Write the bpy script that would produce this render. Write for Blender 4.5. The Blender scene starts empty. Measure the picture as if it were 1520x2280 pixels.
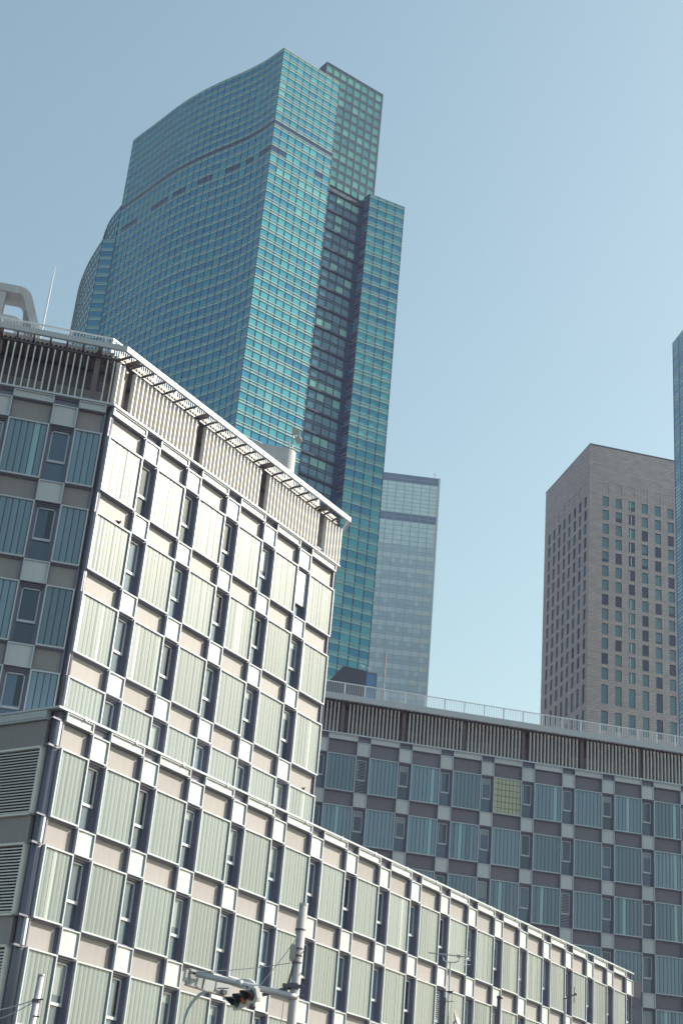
import bpy, math, random
from mathutils import Matrix, Vector
R = math.radians
random.seed(7)
scene = bpy.context.scene
COL = scene.collection

# ------------------------------------------------------------------ camera
cam = bpy.data.cameras.new('camera'); cam_o = bpy.data.objects.new('camera', cam); COL.objects.link(cam_o)
cam.sensor_fit = 'AUTO'; cam.sensor_width = 36.0; cam.lens = 52.745
cam.clip_start = 0.5; cam.clip_end = 20000
cam_o.matrix_world = Matrix.Translation((0, 0, 1.6)) @ Matrix.Rotation(R(90 + 25.87), 4, 'X') @ Matrix.Rotation(R(5.24), 4, 'Z')
scene.camera = cam_o

# ------------------------------------------------------------------ sky, sun, exposure
SUN_AZ, SUN_EL = 71.0, 35.0            # clockwise from +Y
world = bpy.data.worlds.new('World'); scene.world = world; world.use_nodes = True
wn = world.node_tree; wn.nodes.clear()
sky = wn.nodes.new('ShaderNodeTexSky'); sky.sky_type = 'NISHITA'; sky.sun_disc = False
sky.sun_elevation = R(SUN_EL); sky.sun_rotation = R(SUN_AZ)
sky.air_density = 1.4; sky.dust_density = 1.9; sky.ozone_density = 0.3; sky.altitude = 0
bg = wn.nodes.new('ShaderNodeBackground'); bg.inputs['Strength'].default_value = 0.105
wo = wn.nodes.new('ShaderNodeOutputWorld')
wb = wn.nodes.new('ShaderNodeMix'); wb.data_type = 'RGBA'; wb.blend_type = 'MULTIPLY'; wb.inputs[0].default_value = 1; wb.inputs[7].default_value = (0.965, 1.03, 0.87, 1)
wn.links.new(sky.outputs[0], wb.inputs[6]); wn.links.new(wb.outputs[2], bg.inputs[0]); wn.links.new(bg.outputs[0], wo.inputs[0])
sun = bpy.data.lights.new('sun', 'SUN'); sun.energy = 5.0; sun.angle = R(0.53); sun.color = (1.0, 0.92, 0.785)
sun_o = bpy.data.objects.new('sun', sun); COL.objects.link(sun_o); sun_o.location = (60, -20, 80)
sd = Vector((math.sin(R(SUN_AZ)) * math.cos(R(SUN_EL)), math.cos(R(SUN_AZ)) * math.cos(R(SUN_EL)), math.sin(R(SUN_EL))))
sun_o.rotation_euler = (-sd).to_track_quat('-Z', 'Y').to_euler()
scene.view_settings.view_transform = 'Standard'; scene.view_settings.look = 'None'
scene.view_settings.exposure = 0.885; scene.view_settings.gamma = 1.0

# ------------------------------------------------------------------ materials
def mat(name, col, rough=0.5, metal=0.0, spec=0.5, var=0.0, nscale=2.0, streak=0.0, coat=0.0, objvar=0.0, bump=0.0):
    m = bpy.data.materials.new(name); m.use_nodes = True; nt = m.node_tree; b = nt.nodes['Principled BSDF']
    b.inputs['Roughness'].default_value = rough; b.inputs['Metallic'].default_value = metal
    b.inputs['Specular IOR Level'].default_value = spec; b.inputs['Coat Weight'].default_value = coat
    b.inputs['Coat Roughness'].default_value = 0.04
    src = nt.nodes.new('ShaderNodeRGB'); src.outputs[0].default_value = (*col, 1); out = src.outputs[0]
    tc = nt.nodes.new('ShaderNodeTexCoord')
    def mul(out, facsock, lo, hi):
        mr = nt.nodes.new('ShaderNodeMapRange'); mr.inputs[3].default_value = lo; mr.inputs[4].default_value = hi
        nt.links.new(facsock, mr.inputs[0])
        mx = nt.nodes.new('ShaderNodeMix'); mx.data_type = 'RGBA'; mx.blend_type = 'MULTIPLY'; mx.inputs[0].default_value = 1
        nt.links.new(out, mx.inputs[6]); nt.links.new(mr.outputs[0], mx.inputs[7]); return mx.outputs[2]
    if var:
        n = nt.nodes.new('ShaderNodeTexNoise'); n.inputs['Scale'].default_value = nscale; n.inputs['Detail'].default_value = 5
        nt.links.new(tc.outputs['Object'], n.inputs['Vector']); out = mul(out, n.outputs[0], 1 - var * 1.6, 1 + var * 1.6)
    if streak:
        mp = nt.nodes.new('ShaderNodeMapping'); mp.inputs['Scale'].default_value = (9, 9, 0.35)
        n = nt.nodes.new('ShaderNodeTexNoise'); n.inputs['Scale'].default_value = 1.0; n.inputs['Detail'].default_value = 4
        nt.links.new(tc.outputs['Object'], mp.inputs[0]); nt.links.new(mp.outputs[0], n.inputs['Vector'])
        out = mul(out, n.outputs[0], 1 - streak * 1.5, 1 + streak * 1.5)
    if objvar:
        oi = nt.nodes.new('ShaderNodeObjectInfo'); out = mul(out, oi.outputs['Random'], 1 - objvar, 1 + objvar)
    nt.links.new(out, b.inputs['Base Color'])
    if bump:
        n = nt.nodes.new('ShaderNodeTexNoise'); n.inputs['Scale'].default_value = 30
        bp = nt.nodes.new('ShaderNodeBump'); bp.inputs['Strength'].default_value = bump
        nt.links.new(tc.outputs['Object'], n.inputs['Vector']); nt.links.new(n.outputs[0], bp.inputs['Height']); nt.links.new(bp.outputs[0], b.inputs['Normal'])
    return m

M = {}
M['alu'] = mat('pale_aluminium', (0.45, 0.49, 0.54), 0.38, 0.1, var=0.06, streak=0.06)
M['white'] = mat('white_enamel', (0.465, 0.50, 0.52), 0.35, var=0.05, nscale=1.5, streak=0.10, objvar=0.07)
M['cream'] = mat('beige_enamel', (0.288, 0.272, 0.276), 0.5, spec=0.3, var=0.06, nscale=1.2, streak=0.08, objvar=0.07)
M['slat'] = mat('translucent_slat_glass', (0.160, 0.200, 0.215), 0.30, spec=0.6, streak=0.10, objvar=0.10, coat=0.6)
M['slat_shaded'] = mat('translucent_slat_glass_shaded', (0.130, 0.215, 0.275), 0.25, spec=0.5, streak=0.14, objvar=0.22, coat=0.8)  # bluer copy of the slat glass for shaded faces, shade put into the colour
M['slat_light'] = mat('pale_slat_glass', (0.27, 0.325, 0.335), 0.27, spec=1.0, streak=0.08, coat=0.6)
M['slat_light_shaded'] = mat('pale_slat_glass_shaded', (0.24, 0.42, 0.46), 0.25, streak=0.08, coat=0.8)  # pale slat copy for the shaded faces, blue of the shade in its colour
M['slat_navy'] = mat('deep_slat_glass', (0.09, 0.16, 0.225), 0.2, streak=0.1, coat=0.8)
M['enamel_shaded'] = mat('shade_tinted_enamel', (0.175, 0.165, 0.200), 0.5, spec=0.3, var=0.06, nscale=1.2, streak=0.06, objvar=0.06)  # spandrel enamel of the rear block with its shade painted in
M['alu_shaded'] = mat('shade_tinted_aluminium', (0.42, 0.50, 0.56), 0.38, 0.1, var=0.05)  # frame metal of the rear block, tinted blue to carry the shade
M['slat_yellow'] = mat('yellow_backed_slat_glass', (0.40, 0.42, 0.30), 0.3, streak=0.08)
M['blind'] = mat('roller_blind', (0.20, 0.25, 0.28), 0.3, coat=0.8, streak=0.05)
M['pane_shadow'] = mat('frame_shadow_glass', (0.012, 0.016, 0.035), 0.04, spec=0.8)
M['back'] = mat('dark_gap', (0.05, 0.05, 0.07), 0.7)
M['dark'] = mat('dark_bronze_metal', (0.10, 0.095, 0.12), 0.45, 0.2, var=0.06)
M['frame2'] = mat('grey_window_frame', (0.165, 0.165, 0.225), 0.42, 0.2, var=0.05)
M['pane'] = mat('blue_window_glass', (0.062, 0.105, 0.160), 0.04, spec=0.8, objvar=0.45)
M['fin'] = mat('white_fin_paint', (0.64, 0.63, 0.61), 0.45, streak=0.05, objvar=0.03)
M['fascia'] = mat('pale_fascia_paint', (0.43, 0.46, 0.50), 0.45, var=0.06, nscale=1.5, streak=0.05)
M['wall'] = mat('building_wall', (0.22, 0.20, 0.22), 0.7, var=0.06)
M['darkwall'] = mat('loggia_wall', (0.20, 0.19, 0.235), 0.7, var=0.1)
M['louvre'] = mat('cream_louvre', (0.72, 0.71, 0.68), 0.5, var=0.05)
M['conc'] = mat('white_concrete', (0.44, 0.455, 0.485), 0.8, var=0.12, nscale=1.3, streak=0.12, bump=0.08)
M['roof'] = mat('roof_felt', (0.24, 0.24, 0.25), 0.9, var=0.15)
M['brown'] = mat('brown_steel', (0.17, 0.13, 0.135), 0.55, var=0.1)
M['deck'] = mat('corrugated_deck', (0.32, 0.31, 0.30), 0.6, var=0.05)
M['rail'] = mat('white_rail_paint', (0.66, 0.70, 0.75), 0.4)
M['pipe'] = mat('slate_pipe', (0.12, 0.125, 0.17), 0.35, 0.1)
M['curtain'] = mat('grey_curtain', (0.28, 0.29, 0.32), 0.8, streak=0.3, objvar=0.3)
M['asphalt'] = mat('asphalt', (0.05, 0.05, 0.052), 0.85, var=0.2, nscale=3)
M['paving'] = mat('paving', (0.26, 0.25, 0.24), 0.8, var=0.12, nscale=4)
M['black'] = mat('black_plastic', (0.025, 0.025, 0.03), 0.4)
M['steel'] = mat('galvanised_steel', (0.46, 0.47, 0.50), 0.45, 0.35, var=0.12, nscale=6)
M['pole'] = mat('concrete_pole', (0.36, 0.36, 0.37), 0.75, var=0.1, nscale=5)

# ------------------------------------------------------------------ helpers
class MB:
    def __init__(s): s.v = []; s.f = []; s.m = []
    def quad(s, a, b, c, d, m=0):
        n = len(s.v); s.v += [tuple(a), tuple(b), tuple(c), tuple(d)]; s.f.append((n, n + 1, n + 2, n + 3)); s.m.append(m)
    def poly(s, pts, m=0):
        n = len(s.v); s.v += [tuple(p) for p in pts]; s.f.append(tuple(range(n, n + len(pts)))); s.m.append(m)
    def box(s, x0, x1, y0, y1, z0, z1, m=0):
        n = len(s.v)
        s.v += [(x0, y0, z0), (x1, y0, z0), (x1, y1, z0), (x0, y1, z0), (x0, y0, z1), (x1, y0, z1), (x1, y1, z1), (x0, y1, z1)]
        for q in ((0, 1, 5, 4), (1, 2, 6, 5), (2, 3, 7, 6), (3, 0, 4, 7), (4, 5, 6, 7), (3, 2, 1, 0)):
            s.f.append(tuple(n + i for i in q)); s.m.append(m)
    def hexa(s, p, m=0):      # 8 corners, bottom ring then top ring (counter-clockwise seen from above)
        n = len(s.v); s.v += [tuple(a) for a in p]
        for q in ((0, 1, 5, 4), (1, 2, 6, 5), (2, 3, 7, 6), (3, 0, 4, 7), (4, 5, 6, 7), (3, 2, 1, 0)):
            s.f.append(tuple(n + i for i in q)); s.m.append(m)
    def prism(s, poly, z0, z1, m=0):
        k = len(poly); n = len(s.v)
        s.v += [(p[0], p[1], z0) for p in poly] + [(p[0], p[1], z1) for p in poly]
        for i in range(k):
            j = (i + 1) % k; s.f.append((n + i, n + j, n + k + j, n + k + i)); s.m.append(m)
        s.f.append(tuple(n + k + i for i in range(k))); s.m.append(m)
        s.f.append(tuple(n + k - 1 - i for i in range(k))); s.m.append(m)
    def tube(s, pts, r, seg=8, m=0, cap=True):
        pts = [Vector(p) for p in pts]; rs = r if isinstance(r, (list, tuple)) else [r] * len(pts)
        n0 = len(s.v); up = Vector((0.13, 0.27, 0.95)).normalized()
        for i, p in enumerate(pts):
            t = (pts[min(i + 1, len(pts) - 1)] - pts[max(i - 1, 0)]).normalized()
            a = t.cross(up); a = a.normalized() if a.length > 1e-4 else t.orthogonal().normalized(); b = t.cross(a)
            for k in range(seg):
                th = 2 * math.pi * k / seg; q = p + (a * math.cos(th) + b * math.sin(th)) * rs[i]; s.v.append(tuple(q))
        for i in range(len(pts) - 1):
            for k in range(seg):
                k2 = (k + 1) % seg
                s.f.append((n0 + i * seg + k, n0 + i * seg + k2, n0 + (i + 1) * seg + k2, n0 + (i + 1) * seg + k)); s.m.append(m)
        if cap:
            s.f.append(tuple(n0 + k for k in range(seg))[::-1]); s.m.append(m)
            s.f.append(tuple(n0 + (len(pts) - 1) * seg + k for k in range(seg))); s.m.append(m)
    def mesh(s, name, mats, smooth=False):
        me = bpy.data.meshes.new(name); me.from_pydata(s.v, [], s.f)
        for mm in mats: me.materials.append(mm)
        me.polygons.foreach_set('material_index', s.m)
        if smooth: me.polygons.foreach_set('use_smooth', [True] * len(s.f))
        me.update(); return me
    def build(s, name, mats, parent=None, mw=None, smooth=False):
        mats = mats if isinstance(mats, (list, tuple)) else [mats]
        o = bpy.data.objects.new(name, s.mesh(name, mats, smooth)); return place(o, parent, mw)

def place(o, parent=None, mw=None):
    COL.objects.link(o)
    mw = mw or Matrix.Identity(4)
    if parent is not None:
        o.parent = parent; o.matrix_local = WM[parent.name].inverted() @ mw
    else: o.matrix_local = mw
    WM[o.name] = mw
    return o
WM = {}
def thing(name, loc, label, cat, group=None):
    o = bpy.data.objects.new(name, None); o.empty_display_size = 0.5
    place(o, None, Matrix.Translation(loc)); return tag(o, label, cat, group)
def tag(o, label, cat, group=None, kind=None):
    if label: o['label'] = label
    if cat: o['category'] = cat
    if group: o['group'] = group
    if kind: o['kind'] = kind
    return o
def copy_tree(o, parent, mw):
    c = o.copy(); place(c, parent, mw)
    for ch in KIDS.get(o.name, []):
        k = ch.copy(); COL.objects.link(k); k.parent = c; k.matrix_local = Matrix.Identity(4); WM[k.name] = mw
    return c
KIDS = {}
def fm(O, az, u=0.0, z=0.0, out=0.0):
    "matrix of a facade frame: x along azimuth az, y inwards, z up"
    a = R(az); D = Vector((math.sin(a), math.cos(a), 0)); N = Vector((math.cos(a), -math.sin(a), 0))
    return Matrix.Translation(Vector((O[0], O[1], 0)) + D * u + N * out + Vector((0, 0, z))) @ Matrix.Rotation(R(90 - az), 4, 'Z')
def dirs(az): a = R(az); return Vector((math.sin(a), math.cos(a))), Vector((math.cos(a), -math.sin(a)))
def offset_line(pts, e):
    "offset an open polyline outwards (to the right-hand normal of its direction) by e"
    n = len(pts); out = []
    seg = [(Vector(pts[i + 1]) - Vector(pts[i])).normalized() for i in range(n - 1)]
    nor = [Vector((d.y, -d.x)) for d in seg]
    for i in range(n):
        if i == 0: out.append(Vector(pts[0]) + nor[0] * e)
        elif i == n - 1: out.append(Vector(pts[-1]) + nor[-1] * e)
        else:
            b = (nor[i - 1] + nor[i]).normalized(); out.append(Vector(pts[i]) + b * (e / max(0.2, b.dot(nor[i]))))
    return out
def wallstrip(mb, pts, e0, e1, z0, z1, m=0):
    a = offset_line(pts, e0); b = offset_line(pts, e1)      # e1 > e0, outer = e1
    for i in range(len(pts) - 1):
        mb.hexa([(b[i].x, b[i].y, z0), (b[i + 1].x, b[i + 1].y, z0), (a[i + 1].x, a[i + 1].y, z0), (a[i].x, a[i].y, z0),
                 (b[i].x, b[i].y, z1), (b[i + 1].x, b[i + 1].y, z1), (a[i + 1].x, a[i + 1].y, z1), (a[i].x, a[i].y, z1)], m)

# ------------------------------------------------------------------ setting: ground
g = MB(); g.box(-1200, 1200, -900, 1400, -1.0, 0.0); tag(g.build('ground', M['asphalt']), None, None, kind='structure')
g = MB(); g.prism([(-20, 38), (30, 82), (16, 96), (-30, 60)], -0.2, 0.13); tag(g.build('pavement', M['paving']), None, None, kind='structure')

# ------------------------------------------------------------------ facade kit of the two office blocks
PROTO = {}; REAR = ['']
def proto(key, maker, parent, mw):
    if key not in PROTO:
        PROTO[key] = maker(parent, mw); return PROTO[key]
    return copy_tree(PROTO[key], parent, mw)
def kid(mb, name, mats, o, mw, smooth=False):
    c = mb.build(name, mats, o, mw, smooth); c.matrix_local = Matrix.Identity(4); KIDS.setdefault(o.name, []).append(c); return c

def glazed_panel(w, h, n, kind):
    def make(parent, mw):
        fr = 0.055; s = MB(); x = fr; gap = 0.010 if kind == 'slat' else 0.028
        sw = (w - 2 * fr) / n
        for i in range(n):
            a = x + i * sw; b = a + sw - gap; y = -0.088; k = random.uniform(-0.005, 0.005)
            z0 = fr; z1 = h - fr; mid = a + (b - a) * random.uniform(0.4, 0.6)
            ya, ym, yb = y + k, y - 0.010, y - k
            t = random.choice([0] * 22 + [2, 2, 3]) if kind != 'slat_yellow' else 0
            s.quad((a, ya, z0), (mid, ym, z0), (mid, ym, z1), (a, ya, z1), t); s.quad((mid, ym, z0), (b, yb, z0), (b, yb, z1), (mid, ym, z1), t)
        s.box(fr, w - fr, -0.062, 0.0, fr, h - fr, 1)
        if kind == 'slat_yellow':
            for k in range(1, 6): s.box(fr, w - fr, -0.112, -0.105, h * k / 6 - .012, h * k / 6 + .012, 1)
        o = s.build('glazed_panel', [M[kind], M['back'], M['slat_light' if kind == 'slat' else 'slat_light_shaded'], M['slat'] if kind == 'slat' else M['slat_navy']], parent, mw)
        f = MB(); f.box(0, fr, -0.155, 0, 0, h); f.box(w - fr, w, -0.155, 0, 0, h); f.box(fr, w - fr, -0.152, 0, 0, fr); f.box(fr, w - fr, -0.152, 0, h - fr, h)
        f.box(0.02, w - 0.02, -0.06, 0, -0.035, 0, 1); f.box(0.05, w - 0.05, -0.02, 0.03, -0.07, -0.035, 1)
        kid(f, 'frame', [M['alu' if REAR[0] == '' else 'alu_shaded'], M['frame2']], o, mw)
        return o
    return make
def spandrel_panel(w, h):
    def make(parent, mw):
        s = MB(); s.box(0.03, w - 0.03, 0.05, 0.11, 0.0, h)
        o = s.build('spandrel_panel', [M['cream' if REAR[0] == '' else 'enamel_shaded']], parent, mw)
        f = MB(); f.box(-0.03, 0.03, -0.05, 0.11, 0, h); f.box(w - 0.03, w + 0.03, -0.05, 0.11, 0, h); f.box(w - 0.08, w - 0.03, 0.0, 0.05, 0, h - 0.09); f.box(0.03, w - 0.03, 0.0, 0.11, h - 0.05, h)
        kid(f, 'frame', [M['frame2']], o, mw); return o
    return make
def window(w, h, kind='pane', v=0):
    def make(parent, mw):
        f = MB()
        for x0, x1, y0 in ((-0.0, 0.05, -0.06), (0.05, 0.095, 0.03), (0.095, 0.14, 0.09)):
            f.box(x0, x1, y0, 0.16, 0, h); f.box(w - x1, w - x0, y0, 0.16, 0, h)
        f.box(0.05, w - 0.05, -0.05, 0.16, h - 0.06, h); f.box(0.095, w - 0.095, 0.03, 0.16, h - 0.12, h - 0.06); f.box(0.14, w - 0.14, 0.09, 0.16, h - 0.17, h - 0.12)
        f.box(0.05, w - 0.05, 0.0, 0.16, 0, 0.04)
        zt = h * 0.38
        f.box(0.14, w - 0.14, 0.07, 0.16, zt - 0.05, zt + 0.05, 1)
        f.box(0.14, 0.185, 0.08, 0.16, zt, h - 0.17, 1); f.box(w - 0.185, w - 0.14, 0.08, 0.16, zt, h - 0.17, 1); f.box(0.14, w - 0.14, 0.08, 0.16, h - 0.215, h - 0.17, 1)
        if kind == 'louvre':
            n = 22
            for i in range(n):
                z = 0.06 + (h - 0.3) * i / n; f.hexa([(0.14, 0.05, z), (w - 0.14, 0.05, z), (w - 0.14, 0.14, z + 0.05), (0.14, 0.14, z + 0.05), (0.14, 0.05, z + 0.015), (w - 0.14, 0.05, z + 0.015), (w - 0.14, 0.14, z + 0.065), (0.14, 0.14, z + 0.065)], 1)
        if kind == 'vent':
            f.box(0.12, w - 0.05, -0.02, 0.1, h * 0.28, h - 0.12, 1)
            for i in range(3):
                for j in range(4): f.box(0.2 + i * 0.2, 0.235 + i * 0.2, -0.026, 0.0, h * (0.36 + 0.14 * j), h * (0.36 + 0.14 * j) + 0.035, 2)
        o = f.build('window', [M['frame2'], M['alu'], M['dark']], parent, mw)
        p = MB(); p.box(0.13, w - 0.13, 0.135, 0.15, 0.03, h - 0.16)
        if v in (1, 2): p.box(0.19, w - 0.19, 0.128, 0.135, h * (0.78, 0.5)[v - 1], h - 0.215, 1)
        if v == 3: p.box(w * 0.58, w - 0.19, 0.128, 0.135, h * 0.43, h - 0.215, 2)  # dark strip on the pane's right stands for the frame's shadow
        kid(p, 'pane', [M['pane'], M['blind'], M['pane_shadow']], o, mw)
        return o
    return make
def white_panel(w, h):
    def make(parent, mw):
        s = MB(); f = 0.045; xs = [f + (w - 2 * f) * i / 6 for i in range(7)]
        ys = [-0.088 - 0.020 * math.sin(math.pi * i / 6) for i in range(7)]
        for i in range(6): s.quad((xs[i], ys[i], f), (xs[i + 1], ys[i + 1], f), (xs[i + 1], ys[i + 1], h - f), (xs[i], ys[i], h - f))
        o = s.build('white_panel', [M['white']], parent, mw, True)
        k = MB(); k.box(0, f, -0.155, 0, 0, h); k.box(w - f, w, -0.155, 0, 0, h); k.box(f, w - f, -0.152, 0, 0, f); k.box(f, w - f, -0.152, 0, h - f, h)
        k.box(0.02, w - 0.02, -0.05, 0.02, -0.05, 0, 1)
        kid(k, 'frame', [M['alu'], M['frame2']], o, mw); return o
    return make
def sill_box(w, h):
    def make(parent, mw):
        s = MB(); s.box(0, w, -0.10, 0, 0.04, h - 0.04)
        s.box(0, 0.05, -0.155, 0, 0, h); s.box(w - 0.05, w, -0.155, 0, 0, h); s.box(0.05, w - 0.05, -0.152, 0, 0, 0.05); s.box(0.05, w - 0.05, -0.152, 0, h - 0.05, h)
        s.box(0.03, w - 0.03, -0.05, 0, -0.04, 0, 1)
        return s.build('sill_box', [M['white'], M['frame2']], parent, mw)
    return make

PH = 2.37; FL = 3.3; SP = FL - PH
def bays(root, O, az, spans, rows, zt, kind, nslat, special={}, end_white=None, first_white=None, boxes=True):
    """spans: list of (u0,u1) of the wide panels; between two of them stands a window column"""
    gaps = [(spans[i][1], spans[i + 1][0]) for i in range(len(spans) - 1)]
    if end_white: gaps.append((spans[-1][1], end_white))
    if first_white is not None: gaps.insert(0, (first_white, spans[0][0]))
    for k in range(rows):
        z = zt - FL * k
        for i, (a, b) in enumerate(spans):
            w = b - a; kd = special.get((i, k), kind); v = random.randint(0, 6) if kd == kind else 0
            n = max(3, round(w / nslat))
            proto(('g', round(w, 2), kd, v, REAR[0]), glazed_panel(w, PH, n, kd), root, fm(O, az, a, z - PH))
            proto(('s', round(w, 2), REAR[0]), spandrel_panel(w, SP), root, fm(O, az, a, z))
        for i, (a, b) in enumerate(gaps):
            w = b - a; kd = special.get(('w', i, k), 'pane')
            v = random.choice([0, 0, 0, 1, 2, 3, 3]) if kd == 'pane' else 0
            proto(('w', round(w, 2), kd, v), window(w, PH, kd, v), root, fm(O, az, a, z - PH))
            proto(('p', round(w, 2)), white_panel(w, SP - 0.05), root, fm(O, az, a, z + 0.02))
    if boxes:
        for a, b in spans: proto(('b', round(b - a, 2)), sill_box(b - a, 0.34), root, fm(O, az, a, zt + SP + 0.005))
        for a, b in gaps:
            s = MB(); s.box(0, b - a, 0.03, 0.14, 0, 0.34); s.box(0, 0.05, -0.06, 0.03, 0, 0.34); s.box(b - a - 0.05, b - a, -0.06, 0.03, 0, 0.34); s.box(0.05, b - a - 0.05, -0.03, 0.03, 0.26, 0.34)
            s.build('recess_panel', M['frame2'], root, fm(O, az, a, zt + SP + 0.005))

def fins(root, O, az, u0, u1, zb, zt, cols, pitch=0.25, limit=1000):
    global FIN
    xs = []; u = u0
    while u < u1:
        if all(abs(u - c) > 0.2 for c in cols): xs.append(u)
        u += pitch
    def mk(parent, mw):
        s = MB(); s.box(-0.024, 0.024, -0.12, 0.10, 0, zt - zb); s.box(-0.024, 0.024, 0.02, 0.10, zt - zb, zt - zb + 0.05); return s.build('fin', M['fin'], parent, mw)
    for x in xs[:limit]: proto(('fin', round(zt - zb, 2)), mk, root, fm(O, az, x, zb))
    if len(xs) > limit:
        s = MB()
        for x in xs[limit:]: s.box(x - 0.024, x + 0.024, -0.12, 0.10, 0, zt - zb)
        tag(s.build('fin', M['fin'], root, fm(O, az, 0, zb)), None, None, kind='stuff')
    for c in cols:
        s = MB(); s.box(-0.11, 0.11, 0.14, 0.44, 0, zt - zb + 0.35); s.build('column', M['brown'], root, fm(O, az, c, zb))

def railing(root, line, z0, z1, post=1.4, bar=0.13, name='railing'):
    s = MB()
    for i in range(len(line) - 1):
        a = Vector(line[i]); b = Vector(line[i + 1]); L = (b - a).length; d = (b - a) / L
        def bx(t0, t1, hw, za, zb):
            p = a + d * t0; q = a + d * t1; n = Vector((-d.y, d.x)) * hw
            s.hexa([(p.x - n.x, p.y - n.y, za), (p.x + n.x, p.y + n.y, za), (q.x + n.x, q.y + n.y, za), (q.x - n.x, q.y - n.y, za),
                    (p.x - n.x, p.y - n.y, zb), (p.x + n.x, p.y + n.y, zb), (q.x + n.x, q.y + n.y, zb), (q.x - n.x, q.y - n.y, zb)])
        bx(0, L, 0.03, z1 - 0.05, z1); bx(0, L, 0.02, z0 + 0.10, z0 + 0.14)
        t = 0
        while t < L: bx(t, t + 0.02, 0.01, z0 + 0.14, z1 - 0.05); t += bar
        t = 0.0
        while t < L: bx(t, t + 0.06, 0.03, z0, z1 - 0.05); t += post
    return s.build(name, M['rail'], root, None)

# ================================================================== near office block
Z = 1.6
A_AZ, L_AZ, POD_AZ = 34.62, 78.7, 34.62 + 90
A0 = Vector((-9.3595, 51.7215)); dA, nA = dirs(A_AZ); dL, nL = dirs(L_AZ)
L0 = Vector((-9.466, 51.702))
# meeting point of the two facade planes
_t = ((L0 - A0).dot(nL)) / dA.dot(nL); K = A0 + dA * _t
ZT = 27.44 + Z
near = thing('office_building', (K.x, K.y, 0), 'sunlit grey and white chequered office block nearest the camera, with a long low wing', 'office building')
# spans in u along A (u=0 at the left panel edge) and along L (u=0 at L0, negative to the left)
spansA = [(0.0, 2.06), (2.99, 4.85), (5.78, 7.65), (8.58, 10.43), (11.38, 13.25), (14.21, 16.27)]
bays(near, A0, A_AZ, spansA, 4, ZT, 'slat', 0.235, special={('w', 4, 0): 'vent'})
spansL = [(-6.25, -4.67), (-3.70, -2.13), (-1.16, -0.10)]
bays(near, L0, L_AZ, spansL, 4, ZT, 'slat_shaded', 0.27)
right_end = A0 + dA * 16.40
dB = -Vector((math.cos(R(L_AZ)), -math.sin(R(L_AZ))))      # back direction, square to L
Lfar = L0 - dL * 26
line = [Lfar, K, right_end, right_end + dB * 16]
body = MB()
inl = offset_line(line, -0.16); back = [line[-1] + Vector((0, 0)), Lfar + dB * 24]
body.prism([tuple(p) for p in inl] + [tuple(Lfar + dB * 24)], 12.0 + Z, 28.80 + Z)
body.build('wall', M['wall'], near)
b = MB(); wallstrip(b, line, -0.5, 0.20, 28.73 + Z, 28.79 + Z); wallstrip(b, line, -0.5, 0.16, 28.79 + Z, 28.83 + Z); b.build('ledge', M['alu'], near)
# loggia behind the fins
b = MB(); il = offset_line(line, -1.5); b.prism([tuple(p) for p in il] + [tuple(Lfar + dB * 22)], 28.8 + Z, 31.0 + Z); b.build('loggia_wall', M['darkwall'], near)
for (O, az, us, ww) in ((A0, A_AZ, [1.2 + 2.4 * i for i in range(7)], 2.0), (L0, L_AZ, [-0.9 - 2.4 * i - 1.4 for i in range(5)], 2.0)):
    for u in us:
        s = MB(); s.box(0, ww, 0, 0.08, 0.15, 1.25); s.box(-0.04, ww + 0.04, -0.03, 0.02, 1.25, 1.33, 1)
        s.build('loggia_window', [M['curtain'], M['frame2']], near, fm(O, az, u, 28.85 + Z, -1.42))
fins(near, A0, A_AZ, -0.02, 16.5, 28.83 + Z, 30.74 + Z, [0.62, 5.30, 10.05, 14.82])
fins(near, L0, L_AZ, -9.0, -0.05, 28.83 + Z, 30.75 + Z, [-0.74, -4.62, -8.5], 0.262)
# roof deck, slot and fascia
b = MB(); dk = offset_line(line, -0.30); b.prism([tuple(p) for p in dk] + [tuple(Lfar + dB * 22)], 31.10 + Z, 31.24 + Z); b.build('roof', M['roof'], near)
b = MB(); wallstrip(b, line, 0.38, 0.50, 31.08 + Z, 31.31 + Z); b.build('fascia', M['fascia'], near)
b = MB(); wallstrip(b, line, -0.10, -0.04, 30.90 + Z, 30.97 + Z); b.build('edge_beam', M['dark'], near)
# corrugated deck edge with a wave profile
s = MB()
for (P, d, n, L) in ((Lfar, dL, nL, (K - Lfar).length), (K, dA, nA, (right_end - K).length)):
    st = 0.045; q = 0.0; k = 0; prev = None
    while q < L - 0.2:
        zz = 31.09 + Z - 0.12 * (0.5 + 0.5 * math.sin(k * math.pi / 2)); p = P + d * q
        cur = (p - n * 0.02, p - n * 1.3, zz)
        if prev:
            s.quad((prev[0].x, prev[0].y, prev[2]), (cur[0].x, cur[0].y, cur[2]), (cur[1].x, cur[1].y, cur[2]), (prev[1].x, prev[1].y, prev[2]))
            s.quad((prev[0].x, prev[0].y, 31.20 + Z), (cur[0].x, cur[0].y, 31.20 + Z), (cur[0].x, cur[0].y, cur[2]), (prev[0].x, prev[0].y, prev[2]))
        prev = cur; q += st; k += 1
s.build('corrugated_deck', M['deck'], near)
for (O, az, us) in ((A0, A_AZ, [0.2 + 0.72 * i for i in range(23)]), (L0, L_AZ, [-0.74 - 0.65 * i for i in range(10)])):
    for i, u in enumerate(us):
        def mk(parent, mw):
            s = MB(); s.box(-0.035, 0.035, -0.39, 0.6, -0.06, 0.02); return s.build('bracket', M['dark'], parent, mw)
        proto('bracket', mk, near, fm(O, az, u, 31.10 + Z))
for (O, az, us) in ((A0, A_AZ, [0.62, 5.30, 10.05, 14.82]), (L0, L_AZ, [-0.74, -4.62])):
    for u in us:
        s = MB(); s.box(-0.09, 0.09, -0.39, 0.9, -0.13, 0.0); s.build('beam', M['brown'], near, fm(O, az, u, 31.10 + Z))
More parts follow.
